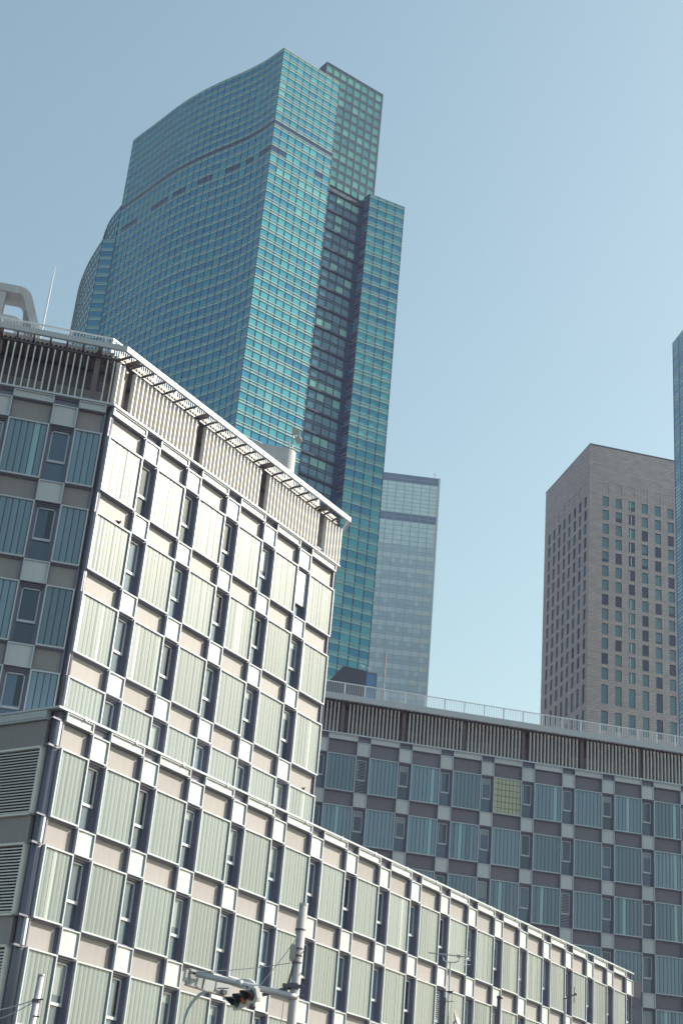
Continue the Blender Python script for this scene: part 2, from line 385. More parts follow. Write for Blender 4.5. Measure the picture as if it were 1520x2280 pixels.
railing(near, offset_line([L0 - dL * 6.2, K, right_end, right_end + dB * 14], -1.0), 31.22 + Z, 32.45 + Z)
# corner post of the upper block
s = MB(); s.tube([(K.x - 0.02, K.y + 0.10, 12.5 + Z), (K.x - 0.02, K.y + 0.10, 28.75 + Z)], 0.14, 14); s.build('corner_column', M['pipe'], near, None, True)
s = MB()
for k in range(5):
    z = ZT - FL * k + 0.0
    s.prism([tuple(K + Vector((-0.14, 0.02))), tuple(K + Vector((0.05, 0.0))), tuple(K + Vector((0.08, 0.16))), tuple(K + Vector((-0.12, 0.2)))], z, z + 0.93)
s.build('corner_panel', M['frame2'], near)
# rooftop: penthouse with a rounded end, curved concrete frame
ph = Vector((-3.06, 67.93)); r_ = 0.75
def round_poly(c, d, n, L, W, r, k=8):
    "d = direction to the right end, rounded on both right corners; wall front starts at c"
    pts = [c - d * L]
    q = c - d * 0.0
    for i in range(k + 1):
        t = math.pi / 2 * i / k; o = q - n * r; pts.append(o + n * (r * math.cos(t)) + d * (r * math.sin(t)))
    q2 = c - n * W
    for i in range(k + 1):
        t = math.pi / 2 * i / k; o = q2 + n * r; pts.append(o + d * (r * math.cos(t)) - n * (r * math.sin(t)))
    pts.append(c - d * L - n * W); return pts
s = MB(); pp = round_poly(ph, dL, nL, 9, 4, 0.55); s.prism([tuple(p) for p in pp], 31.0 + Z, 36.30 + Z)
pi = [ph - dL * 9 - nL * 0.1] + [p for p in round_poly(ph, dL, nL, 9, 4, 0.55)[1:-1]] ; s.build('penthouse', M['conc'], near, None)
def band(path, th, y0, y1, mname, nm):
    "thick band following a path in the (x,z) plane of the L frame"
    s = MB(); P = [Vector(p) for p in path]; off = []
    for i, p in enumerate(P):
        t = (P[min(i + 1, len(P) - 1)] - P[max(i - 1, 0)]).normalized(); n = Vector((-t.y, t.x)); off.append(p - n * th)
    for i in range(len(P) - 1):
        a, b_, c, d = P[i], P[i + 1], off[i + 1], off[i]
        s.quad((d.x, y0, d.y), (c.x, y0, c.y), (b_.x, y0, b_.y), (a.x, y0, a.y)); s.quad((a.x, y1, a.y), (b_.x, y1, b_.y), (c.x, y1, c.y), (d.x, y1, d.y))
        s.quad((a.x, y0, a.y), (b_.x, y0, b_.y), (b_.x, y1, b_.y), (a.x, y1, a.y)); s.quad((d.x, y1, d.y), (c.x, y1, c.y), (c.x, y0, c.y), (d.x, y0, d.y))
    return s
mA = fm(L0, L_AZ, 0, Z, -4.0)
top = [(-10, 35.9), (-5.3, 35.92)] + [(-4.55 + 0.62 * math.sin(t), 35.30 + 0.62 * math.cos(t)) for t in (0, .3, .6, .9, 1.15)] + [(-3.62, 34.6), (-3.2, 33.5), (-2.5, 31.0)]
rf = band(top, 0.36, -0.05, 1.1, 'conc', 'roof_frame').build('roof_frame', M['conc'], near, mA)
low = [(-10, 34.32), (-5.3, 34.34)] + [(-4.6 + 0.5 * math.sin(t), 33.86 + 0.48 * math.cos(t)) for t in (0, .35, .7, 1.0)] + [(-3.95, 33.3), (-3.3, 31.9), (-2.95, 31.0)]
band(low, 0.34, -0.12, 0.5, 'conc', 'r').build('roof_frame', M['conc'], near, mA)
s = MB(); s.box(-5.42, -5.08, 0.0, 0.8, 33.9, 35.7); s.box(-8.0, -7.6, 0.0, 0.8, 31, 35.7)
s.hexa([(-4.02, 0.35, 31.0), (-3.66, 0.35, 31.0), (-3.66, 1.0, 31.0), (-4.02, 1.0, 31.0), (-4.22, 0.35, 35.0), (-3.82, 0.35, 35.0), (-3.82, 1.0, 35.0), (-4.22, 1.0, 35.0)])
s.build('roof_frame_leg', M['conc'], near, mA)

# ---- low wing (podium) of the near block
PA0 = Vector((-8.9564, 49.4942)); ZP = 14.26 + Z
spansP = [(0.25, 1.66)] + [(2.58 + 2.781 * k, 2.58 + 2.781 * k + 1.87) for k in range(17)]
bays(near, PA0, A_AZ, spansP, 3, ZP, 'slat', 0.235, end_white=49.93, special={('w', 11, 1): 'louvre', ('w', 8, 0): 'pane', ('w', 12, 0): 'louvre', ('w', 9, 1): 'louvre'})
PL0 = Vector((-8.979, 49.4615)); dP, nP = dirs(A_AZ + 90); dPl = dP     # the side going away to the left
P_end = PA0 + dA * 50.02
pline = [PL0 - dP * 22, PL0 + dA * 0.02, P_end, P_end + dL * 0.9]
pb = MB(); pin = offset_line([PL0 - dP * 22, PL0 + dA * 0.02, P_end], -0.30)
pb.prism([tuple(p) for p in pin] + [tuple(P_end + dB * 12), tuple(P_end + dB * 12 - dA * 30), tuple(PL0 - dP * 22 + dA * 24)], 0.0, 15.45 + Z); pb.build('wing_wall', M['wall'], near)
b = MB(); wallstrip(b, [PL0 - dP * 22, PL0, P_end], -1.2, 0.18, 15.54 + Z, 15.60 + Z); wallstrip(b, [PL0 - dP * 22, PL0, P_end], -1.2, 0.14, 15.60 + Z, 15.63 + Z); b.build('wing_ledge', M['alu'], near)
for k in range(18):
    s = MB(); u = 1.1 + 2.781 * k; s.box(u, u + 0.10, -0.19, -0.02, 15.50 + Z, 15.64 + Z); s.build('ledge_clip', M['steel'], near, fm(PA0, A_AZ))
# left return of the wing: spandrel bands and louvres
for k in range(3):
    zt = ZP - FL * k
    s = MB(); s.box(-12, -0.42, -0.02, 0.15, zt, zt + SP); s.build('spandrel_panel', M['cream'], near, fm(PL0, A_AZ + 90))
    for j in range(4):
        x1 = -0.36 - j * 3.1; x0 = x1 - 2.95
        s = MB(); s.box(x0, x0 + 0.07, -0.15, 0.1, zt - PH, zt); s.box(x1 - 0.07, x1, -0.15, 0.1, zt - PH, zt); s.box(x0, x1, -0.15, 0.1, zt - 0.07, zt); s.box(x0, x1, -0.15, 0.1, zt - PH, zt - PH + 0.07)
        n = 21
        for i in range(n):
            z = zt - PH + 0.09 + (PH - 0.2) * i / n; s.hexa([(x0 + 0.07, -0.13, z), (x1 - 0.07, -0.13, z), (x1 - 0.07, -0.02, z + 0.06), (x0 + 0.07, -0.02, z + 0.06), (x0 + 0.07, -0.13, z + 0.035), (x1 - 0.07, -0.13, z + 0.035), (x1 - 0.07, -0.02, z + 0.085), (x0 + 0.07, -0.02, z + 0.085)], 0)
        s.box(x0 + 0.07, x1 - 0.07, 0.02, 0.1, zt - PH, zt, 1)
        s.build('louvre_panel', [M['louvre'], M['back']], near, fm(PL0, A_AZ + 90))
s = MB(); s.box(-12, -0.42, -0.15, 0.1, ZP + SP + 0.02, ZP + SP + 0.34); s.box(-12, -0.46, -0.155, -0.1, ZP + SP + 0.07, ZP + SP + 0.09, 1); s.build('sill_box', [M['white'], M['frame2']], near, fm(PL0, A_AZ + 90))
ck = PL0 + dA * 0.0 - nA * 0.13 - nP * -0.02
s = MB(); s.tube([(PL0.x - 0.02, PL0.y + 0.24, 0), (PL0.x - 0.02, PL0.y + 0.24, 15.5 + Z)], 0.19, 16); s.build('corner_column', M['pipe'], near, None, True)
for k in range(3):
    zt = ZP - FL * k; s = MB(); s.box(0.02, 0.12, -0.10, 0.06, zt + 0.02, zt + SP - 0.06); s.build('corner_strip', M['alu'], near, fm(PA0, A_AZ)); 
    s = MB(); s.box(-0.3, 0.25, -0.05, 0.1, zt - 0.05, zt + 0.02); s.build('corner_trim', M['frame2'], near, fm(PA0, A_AZ)); s = MB(); s.box(-0.3, 0.25, -0.05, 0.1, zt + SP - 0.03, zt + SP + 0.03); s.build('corner_trim', M['frame2'], near, fm(PA0, A_AZ))
# short end of the wing
for k in range(4):
    zt = ZP - FL * k; s = MB(); s.box(0.06, 0.62, 0, 0.1, zt, zt + SP, 1)
    for i in range(26): s.box(0.06, 0.62, -0.03, 0.08, zt - PH + i * PH / 26, zt - PH + i * PH / 26 + 0.05, 0)
    s.build('louvre_panel', [M['frame2'], M['wall']], near, fm(P_end, L_AZ))

# ================================================================== rear office block
SB = 92.2 / 93.324
B0 = Vector((0.4852 * SB, 93.3229 * SB)); B_AZ = 78.7; ZB = 27.78 + Z; pit = 2.766
rear = thing('office_building', (B0.x, B0.y, 0), 'shaded grey office block behind the long wing, blue slatted glazing, railed flat roof', 'office building')
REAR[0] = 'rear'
spansB = [(pit * k, pit * k + 1.91) for k in range(-1, 10)]
bays(rear, B0, B_AZ, spansB, 6, ZB, 'slat_shaded', 0.27, special={(5, 0): 'slat_yellow', ('w', 1, 0): 'louvre', ('w', 6, 2): 'louvre', ('w', 3, 4): 'louvre'})
dBb = -Vector(dirs(B_AZ)[1]); dBu, nB = dirs(B_AZ)
bl = [B0 - dBu * 30, B0 + dBu * 40]
b = MB(); il = offset_line(bl, -0.16); b.prism([tuple(p) for p in il] + [tuple(bl[1] + dBb * 16), tuple(bl[0] + dBb * 16)], 0, 29.1 + Z); b.build('wall', M['wall'], rear)
b = MB(); wallstrip(b, bl, -0.5, 0.20, 29.07 + Z, 29.13 + Z); wallstrip(b, bl, -0.5, 0.16, 29.13 + Z, 29.17 + Z); b.build('ledge', M['alu'], rear)
b = MB(); il = offset_line(bl, -1.6); b.prism([tuple(p) for p in il] + [tuple(bl[1] + dBb * 14), tuple(bl[0] + dBb * 14)], 29.12 + Z, 31.3 + Z); b.build('loggia_wall', M['darkwall'], rear)
for i in range(11):
    s = MB(); w = 1.9; s.box(0, w, 0, 0.08, 0.1, 1.3); s.box(-0.04, w + 0.04, -0.03, 0.02, 1.3, 1.38, 1); s.box(0.9, 0.96, -0.03, 0.02, 0.1, 1.3, 1)
    s.build('loggia_window', [M['curtain'], M['frame2']], rear, fm(B0, B_AZ, -0.6 + i * 2.5, 29.17 + Z, -1.52))
fins(rear, B0, B_AZ, -1.0, 27.5, 29.17 + Z, 31.15 + Z, [0.85 + 4.08 * k for k in range(7)], 0.25, 100)
b = MB(); dk = offset_line(bl, -0.30); b.prism([tuple(p) for p in dk] + [tuple(bl[1] + dBb * 15.5), tuple(bl[0] + dBb * 15.5)], 31.36 + Z, 31.56 + Z); b.build('roof', M['roof'], rear)
b = MB(); wallstrip(b, bl, 0.38, 0.50, 31.22 + Z, 31.62 + Z); wallstrip(b, bl, 0.30, 0.38, 31.50 + Z, 31.60 + Z); b.build('fascia', M['fascia'], rear)
s = MB(); k = 0; q = 0; prev = None
while q < 42:
    zz = 31.36 + Z - 0.07 * (0.5 + 0.5 * math.sin(k * math.pi / 2)); p = B0 - dBu * 12 + dBu * q; cur = (p - nB * 0.02, p - nB * 1.3, zz)
    if prev: s.quad((prev[0].x, prev[0].y, prev[2]), (cur[0].x, cur[0].y, cur[2]), (cur[1].x, cur[1].y, cur[2]), (prev[1].x, prev[1].y, prev[2]))
    prev = cur; q += 0.08; k += 1
s.build('corrugated_deck', M['brown'], rear)
for i in range(42): proto('bracket', None, rear, fm(B0, B_AZ, -1.2 + 0.68 * i, 31.24 + Z))
railing(rear, offset_line([B0 - dBu * 6, B0 + dBu * 30], 0.10), 31.56 + Z, 32.52 + Z, 1.35, 0.12)
# dark stair penthouse with a sloping side and blue window
s = MB(); c = B0 + dBu * 0.6 + dBb * 12.5; pz = 31.4 + Z
mP = fm((0.46, 103.95), B_AZ, 0, 0)
s = MB(); y0, y1 = 0.0, 4.0
P2 = [(-1.3, pz), (2.5, pz), (2.5, 39.47), (0.75, 39.60), (-0.62, 37.75)]
s.poly([(x, y0, z) for x, z in P2]); s.poly([(x, y1, z) for x, z in P2[::-1]])
for i in range(5):
    a, b_ = P2[i], P2[(i + 1) % 5]; s.quad((a[0], y0, a[1]), (a[0], y1, a[1]), (b_[0], y1, b_[1]), (b_[0], y0, b_[1]))
M['slate'] = mat('dark_cladding', (0.055, 0.06, 0.085), 0.5, var=0.08)
pent = s.build('penthouse', M['slate'], rear, mP)
s = MB(); s.box(2.52, 3.25, 0.02, 3.9, pz, 39.3); s.box(2.5, 3.3, -0.03, 3.95, 39.3, 39.42, 1); s.box(2.52, 3.25, -0.02, 0.02, 38.05, 38.15, 1); s.box(3.25, 3.32, -0.03, 3.9, pz, 39.3, 1)
M['bluepane'] = mat('sky_blue_glass', (0.08, 0.19, 0.38), 0.08, spec=0.6)
s.build('penthouse_window', [M['bluepane'], M['frame2']], rear, mP)

# ================================================================== towers
def curtain(mb_glass, mb_fin, mb_mul, pts, bands, sp, tints, rowtint={}, fin=0.12, finh=0.10, mul=0.07, tilt=0.006, finmat=0, sptints=None, mulh=0.13):
    n = len(pts); rowbase = [random.choice(tints) for _ in bands]
    off = offset_line(pts, fin) if fin else pts; offm = offset_line(pts, mul)
    for i in range(n - 1):
        a = Vector(pts[i]); b_ = Vector(pts[i + 1]); nn = Vector(((b_ - a).y, -(b_ - a).x)).normalized()
        for k in range(len(bands) - 1):
            zt, zb = bands[k], bands[k + 1]; zs = zt - sp
            t = rowtint.get(k, None); t = random.choice(t) if t else (rowbase[k] if random.random() < 0.6 else random.choice(tints))
            o = [random.uniform(-tilt, tilt) for _ in range(4)]
            if zs > zb + 0.05: mb_glass.quad((a.x + nn.x * o[0], a.y + nn.y * o[0], zb), (b_.x + nn.x * o[1], b_.y + nn.y * o[1], zb), (b_.x + nn.x * o[2], b_.y + nn.y * o[2], zs), (a.x + nn.x * o[3], a.y + nn.y * o[3], zs), t)
            if sp > 0: mb_glass.quad((a.x, a.y, zs), (b_.x, b_.y, zs), (b_.x, b_.y, zt), (a.x, a.y, zt), random.choice(sptints or tints))
    if mb_fin is not None:
        for k in range(len(bands) - 1):
            for z in ((bands[k], bands[k] - sp) if sp > 0 else (bands[k],)):
                for i in range(n - 1):
                    a, b_, c, d = pts[i], pts[i + 1], off[i + 1], off[i]
                    mb_fin.hexa([(d[0], d[1], z - finh), (c[0], c[1], z - finh), (b_[0], b_[1], z - finh), (a[0], a[1], z - finh), (d[0], d[1], z), (c[0], c[1], z), (b_[0], b_[1], z), (a[0], a[1], z)], finmat)
    if mb_mul is not None:
        for i in range(n):
            p = Vector(pts[i]); j = min(i, n - 2); d = (Vector(pts[j + 1]) - Vector(pts[j])).normalized() * mulh / 2; q = Vector(offm[i])
            mb_mul.hexa([(q.x - d.x, q.y - d.y, bands[-1]), (q.x + d.x, q.y + d.y, bands[-1]), (p.x + d.x, p.y + d.y, bands[-1]), (p.x - d.x, p.y - d.y, bands[-1]),
                         (q.x - d.x, q.y - d.y, bands[0]), (q.x + d.x, q.y + d.y, bands[0]), (p.x + d.x, p.y + d.y, bands[0]), (p.x - d.x, p.y - d.y, bands[0])])
def facade(name, mats, root, F, fm_, U, um):
    k = len(mats)
    for B, o in ((F, k), (U, k + 1)):
        n = len(G.v); G.v += B.v; G.f += [tuple(n + i for i in q) for q in B.f]; G.m += [o] * len(B.f)
    return G.build(name, list(mats) + [M[fm_], M[um]], root)
def resample(pts, step=None, n=None):
    P = [Vector(p) for p in pts]; L = [0]
    for i in range(1, len(P)): L.append(L[-1] + (P[i] - P[i - 1]).length)
    n = n or max(1, round(L[-1] / step)); out = []
    for k in range(n + 1):
        s = L[-1] * k / n; i = 0
        while i < len(L) - 2 and L[i + 1] < s: i += 1
        out.append(P[i].lerp(P[i + 1], (s - L[i]) / (L[i + 1] - L[i])))
    return out
def smooth(pts, it=2):
    P = [Vector(p) for p in pts]
    for _ in range(it):
        Q = [P[0]]
        for i in range(len(P) - 1): Q += [P[i].lerp(P[i + 1], 0.25), P[i].lerp(P[i + 1], 0.75)]
        P = Q + [P[-1]]
    return P
def tower_glass(name, col, rough=0.06, spec=0.4): return mat(name, col, rough, spec=spec, var=0.10, nscale=0.35, streak=0.05)
TG = [tower_glass('teal_glass', (0.040, 0.290, 0.390)), tower_glass('teal_glass_light', (0.070, 0.380, 0.450)), tower_glass('teal_glass_deep', (0.026, 0.250, 0.400)),
      tower_glass('teal_glass_blind', (0.13, 0.44, 0.48), 0.12), tower_glass('teal_spandrel', (0.18, 0.48, 0.51), 0.15), tower_glass('navy_glass', (0.025, 0.065, 0.15)), tower_glass('blue_glass', (0.026, 0.210, 0.375))]
MIX = [0, 0, 0, 0, 0, 0, 1, 1, 1, 1, 2, 2, 6, 3]
M['tfin'] = mat('pale_tower_fin', (0.52, 0.55, 0.52), 0.4, 0.1)
M['tmul'] = mat('dark_mullion', (0.012, 0.035, 0.075), 0.4, spec=0.2)
M['tdark'] = mat('tower_dark_metal', (0.05, 0.075, 0.125), 0.45)
C0 = Vector((-20.147, 233.131)); TT = 215.97 + Z
gt = thing('glass_tower', (C0.x + 5, C0.y + 12, 0), 'tall teal glass skyscraper with an S-curved left face behind the near office block', 'skyscraper')
bandsT = [TT - 1.98 * k for k in range(10)]
z = TT - 19.6
while z > 147.5 + Z: bandsT.append(z); z -= 2.226
while z > 30: bandsT.append(z); z -= 2.265
dF, nF = dirs(53.0); FR = C0 + dF * 14.6
rows = {8: [6, 0], 9: [5], 12: [2, 3, 1, 5], 13: [0, 1, 2]}
def volume(root, parts, body_poly, z1, name):
    b = MB(); b.prism(body_poly, 0, z1); b.build(name, M['tdark'], root)
# front face
G, F, U = MB(), MB(), MB()
curtain(G, F, U, resample([C0, FR], n=8), bandsT, 0.62, MIX, rows, sptints=[4, 4, 3])
facade('glass_facade', TG, gt, F, 'tfin', U, 'tmul')
# curved face
curve = [(-53.504, 266.281), (-50.978, 263.252), (-48.30, 260.25), (-45.87, 257.31), (-43.684, 254.672), (-41.539, 252.277), (-39.136, 249.876), (-36.773, 247.712), (-34.447, 245.777), (-32.152, 243.98), (-30.726, 242.95), (-28.189, 241.078), (-23.70, 237.35), (-20.147, 233.131)]
cv = resample(smooth(curve, 2), n=26)
G, F, U = MB(), MB(), MB()
crow = {8: [6], 9: [5], 12: [5, 5, 0, 2], 13: [0, 2, 6]}
curtain(G, F, U, cv, bandsT, 0.62, [2, 2, 2, 2, 2, 2, 6, 6, 6, 6, 0, 0], crow, fin=0.10, finh=0.08, sptints=[4, 4, 3])  # same glass in deeper, bluer tints: shade and reflections put into the colour
facade('curved_glass_facade', TG, gt, F, 'tfin', U, 'tmul')
inn = offset_line([tuple(p) for p in cv] + [tuple(FR)], -0.25)
b = MB(); b.prism([tuple(p) for p in inn] + [(-12.3, 247.2), (-22, 262), (-40, 282)], 0, TT - 0.05); b.build('tower_core', M['tdark'], gt)
# recessed side block (taller) behind the front face
dC, nC = dirs(55.4); CC = Vector((-4.776, 99.886)) * 2.43; CTOP = 91.364 * 2.43 + Z; CW = 14.89; ZL = 190.25 + Z
bandC = [CTOP - 2.30 * k for k in range(100) if CTOP - 2.30 * k > ZL - 0.3]
TC = [tower_glass('green_glass', (0.06, 0.235, 0.25), 0.2), tower_glass('green_glass_light', (0.09, 0.30, 0.29), 0.25), tower_glass('green_glass_deep', (0.045, 0.185, 0.225), 0.15), tower_glass('slate_glass', (0.055, 0.175, 0.25), 0.1), tower_glass('recess_shade_glass', (0.035, 0.125, 0.20), 0.08), tower_glass('pale_blind_glass', (0.16, 0.40, 0.38), 0.2)]
G, F, U = MB(), MB(), MB()
curtain(G, F, U, resample([CC, CC + dC * CW], n=8), bandC, 0.50, [0, 0, 0, 1, 1, 2], {}, fin=0.10, finh=0.16, mul=0.12, mulh=0.16, sptints=[2, 3])
facade('side_glass_facade', TC, gt, F, 'tdark', U, 'tdark')
b = MB(); q = [CC - nC * 0.2, CC + dC * CW - nC * 0.2, CC + dC * CW - nC * 22, CC - nC * 22]; b.prism([tuple(p) for p in q], 0, CTOP - 0.05); b.prism([tuple(p) for p in (CC + nC * .16 - dC * .1, CC + dC * (CW + .1) + nC * .16, CC + dC * (CW + .1) - nC * 22, CC - nC * 22 - dC * .1)], CTOP - 0.05, CTOP + 0.02); b.build('side_block', M['tdark'], gt)
G, F, U = MB(), MB(), MB()
CL0 = CC + nC * 0.5
lowb = [ZL - 2.30 * k for k in range(70)]
curtain(G, F, U, resample([CL0, CL0 + dC * CW], n=8), lowb, 0.5, [3, 3, 3, 4, 4, 3, 5], {k: [3, 4, 3, 5, 3] for k in range(0, 70, 2)}, fin=0.12, finh=0.1, mul=0.12, mulh=0.09, sptints=[3, 4])  # recess panes darkened in colour for the shade of the right-hand block
for k in range(0, 70, 2):
    a, b_ = CL0, CL0 + dC * CW; s0 = a + nC * 0.35; s1 = b_ + nC * 0.35; zz = lowb[k]
    F.hexa([(s0.x, s0.y, zz - 0.45), (s1.x, s1.y, zz - 0.45), (b_.x, b_.y, zz - 0.45), (a.x, a.y, zz - 0.45), (s0.x, s0.y, zz), (s1.x, s1.y, zz), (b_.x, b_.y, zz), (a.x, a.y, zz)])
facade('recessed_glass_facade', TC, gt, F, 'tmul', U, 'tmul')
s = MB(); p0, p1 = CL0 + dC * 11.15, CL0 + dC * 12.6; q0, q1 = p0 + nC * 0.14, p1 + nC * 0.14
s.prism([tuple(q0), tuple(q1), tuple(p1), tuple(p0)], 20, ZL - 0.6); s.build('dark_return', TG[5], gt)
# right-hand lower block
BK = Vector((-0.048, 100.0)) * 2.477; BTOP = 77.83 * 2.477 + Z; dK, nK = dirs(65.2); dW, nW = dirs(145.1)
bandK = [BTOP - 2.32 * k for k in range(72)]
G, F, U = MB(), MB(), MB()
curtain(G, F, U, resample([BK, BK + dK * 8.0], n=4), bandK, 0.72, MIX, {}, fin=0.12, finh=0.09, mul=0.07, mulh=0.12, sptints=[4, 4, 3])
facade('block_glass_facade', TG, gt, F, 'tfin', U, 'tmul')
G, F, U = MB(), MB(), MB()
curtain(G, F, U, [BK - dW * 1.95, BK], bandK, 0.72, [5, 5, 2], {}, fin=0.12, finh=0.09, mul=0.05, sptints=[5, 2])
facade('block_side_glass', TG, gt, F, 'tfin', U, 'tmul')
b = MB(); inn = offset_line([BK - dW * 1.9, BK, BK + dK * 8.0], -0.2); b.prism([tuple(p) for p in inn] + [tuple(BK + dK * 7.8 - dW * 16), tuple(BK - dW * 16)], 0, BTOP - 0.04); b.build('block_core', M['tdark'], gt)
# left wings
E0 = Vector((-53.504, 266.281)); HW = 198.1 + Z; HS = 188.82 + Z
wa = [(-58.96, 279.2), (-58.2, 276.44), (-57.1, 273.2), (-56.06, 270.9), (-55.1, 269.1), (-54.2, 267.5), (-53.6, 266.32)]
G, F, U = MB(), MB(), MB()
curtain(G, F, U, resample(smooth(wa), n=8), [HW - 2.2 * k for k in range(12)], 0.6, MIX, {}, fin=0.08, finh=0.07, sptints=[4])
facade('wing_glass', TG, gt, F, 'tdark', U, 'tmul')
b = MB(); b.prism([tuple(p) for p in offset_line(smooth(wa), -0.2)] + [(-45, 285)], 0, HW - 0.03); b.build('wing_core', M['tdark'], gt)
S0 = Vector((-56.35, 266.70))
bandS = [HS - 2.2 * k for k in range(70)]
G, F, U = MB(), MB(), MB()
curtain(G, F, U, [S0, Vector((-53.55, 266.27))], bandS, 0.62, [2, 6], {}, fin=0.10, finh=0.10, sptints=[4, 3])
facade('strip_glass', TG, gt, F, 'tfin', U, 'tmul')
cc = [(-67.9, 306.5), (-67.64, 304.2), (-65.48, 293.4), (-63.735, 285.8), (-62.117, 280.45), (-60.384, 275.667), (-58.648, 271.66), (-57.3, 268.6), (-56.35, 266.70)]
G, F, U = MB(), MB(), MB()
curtain(G, F, U, resample(smooth(cc), n=22), bandS, 0.62, MIX, {}, fin=0.10, finh=0.10, sptints=[4, 3])
facade('wing_glass', TG, gt, F, 'tfin', U, 'tmul')
b = MB(); b.prism([tuple(p) for p in offset_line(smooth(cc), -0.2)] + [(-53.6, 266.6), (-45, 290), (-50, 307)], 0, HS - 0.03); b.build('wing_core', M['tdark'], gt)

# ---- pale tower behind
pt_ = Vector((7.135, 99.745)) * 3.72; PT = 51.841 * 3.72 + Z; dT, nT = dirs(86.0)
pale = thing('office_tower', (pt_.x - 10, pt_.y + 10, 0), 'pale grey-blue tower with two dark louvre bands, just right of the teal skyscraper', 'skyscraper')
TP = [mat('pale_glass', (0.74, 0.90, 0.90), 0.2, var=0.06, nscale=0.3), mat('pale_glass_dark', (0.56, 0.73, 0.76), 0.15, var=0.08, nscale=0.3), mat('louvre_navy', (0.10, 0.155, 0.29), 0.5), mat('warm_sunlit_interior', (0.88, 0.88, 0.72), 0.4), mat('pale_spandrel', (0.82, 0.95, 0.94), 0.25, var=0.05, nscale=0.3), mat('cream_sunlit_interior', (0.85, 0.78, 0.66), 0.5)]
bay = 2.33; nb = 12; W_ = bay * nb
mat_pale_m = mat('pale_mullion', (0.86, 0.95, 0.94), 0.4)
mat_pale_d = mat('slate_mullion', (0.36, 0.52, 0.58), 0.4)
mw = fm(pt_, 86.0)
s = MB(); zl = []
z = PT
def row(z1, h, fn):
    for i in range(nb):
        for j in range(2):
            x1 = -0.45 - (i + j * 0.5) * bay; x0 = x1 - bay * 0.5; s.quad((x0, 0, z1 - h), (x1, 0, z1 - h), (x1, 0, z1), (x0, 0, z1), fn(i, j))
hl = MB()
zz = PT
for r in range(2): row(zz, 1.19, lambda i, j: 2); zz -= 1.19
hl_rows = [PT, PT - 1.19, PT - 2.38]
for r in range(8): row(zz, 1.19, lambda i, j: random.choice([0, 0, 4])); zz -= 1.19; hl_rows.append(zz)
zd1 = zz
for r in range(2): row(zz, 1.19, lambda i, j: 2); zz -= 1.19; hl_rows.append(zz)
for r in range(5): row(zz, 1.46, lambda i, j: random.choice([0, 0, 4])); zz -= 1.46; hl_rows.append(zz)
zlow = zz
while zz > 20:
    row(zz, 1.5, lambda i, j: random.choice([1, 1, 1, 1, 0])); row(zz - 1.5, 0.9, lambda i, j: 1); row(zz - 2.4, 1.57, lambda i, j: 3 if (i == 0 and j == 0) or (i == 1 and j == 0 and random.random() < .8) else random.choice([4, 4, 4, 4, 0]))  # warm panes at the corner are painted as sunlit interior
    hl_rows += [zz, zz - 1.5, zz - 2.4]; zz -= 3.97
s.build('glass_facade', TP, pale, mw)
for z in hl_rows: hl.box(-W_ - 0.4, -0.42, -0.06, 0.02, z - 0.05, z + 0.05)
hl.build('floor_lines', mat_pale_d, pale, mw)
s = MB()
for i in range(nb * 8 + 1):
    x = -0.45 - i * bay / 8; s.box(x - 0.028, x + 0.028, -0.12, 0.01, 20, zlow)
for i in range(nb * 8 + 1):
    x = -0.45 - i * bay / 8; s.box(x - 0.02, x + 0.02, -0.04, 0.01, zlow, PT)
s.build('fine_mullions', mat_pale_m, pale, mw)
s = MB()
for i in range(nb + 1):
    x = -0.45 - i * bay; s.box(x - 0.08, x + 0.08, -0.09, 0.01, 20, zd1 + 0.05)
    s.box(x - 0.08, x + 0.08, -0.09, 0.01, zd1 + 0.05, PT - 2.4)
s.build('bay_mullions', mat_pale_d, pale, mw)
s = MB()
for za, zb in ((PT - 2.7, zd1 + 0.2), (zd1 - 2.7, zlow + 0.2)):
    n = int((za - zb) / 1.2)
    for i in range(n): s.box(-1.15 - random.uniform(0, .1), -0.62, -0.03, -0.01, za - (i + 1) * (za - zb) / n + 0.16, za - i * (za - zb) / n)
s.build('corner_window', TP[5], pale, mw)  # cream colour stands in for sunlit interior behind the corner glass
s = MB(); s.box(-W_ - 0.4, 0.0, 0.05, 26, 0, PT - 0.02); s.build('tower_core', TP[0], pale, mw)
s = MB(); s.box(-0.42, 0.0, -0.15, 26, 0, PT + 0.2); s.build('corner_pilaster', mat('pale_pilaster', (0.62, 0.72, 0.72), 0.4), pale, mw)
s = MB(); s.box(-1.58, -1.47, 1.0, 1.1, PT, PT + 2.2); s.box(-1.9, -1.2, 1.02, 1.08, PT + 1.75, PT + 1.82); s.box(-1.75, -1.3, 1.02, 1.08, PT + 2.1, PT + 2.16); s.build('antenna', M['steel'], pale, mw)

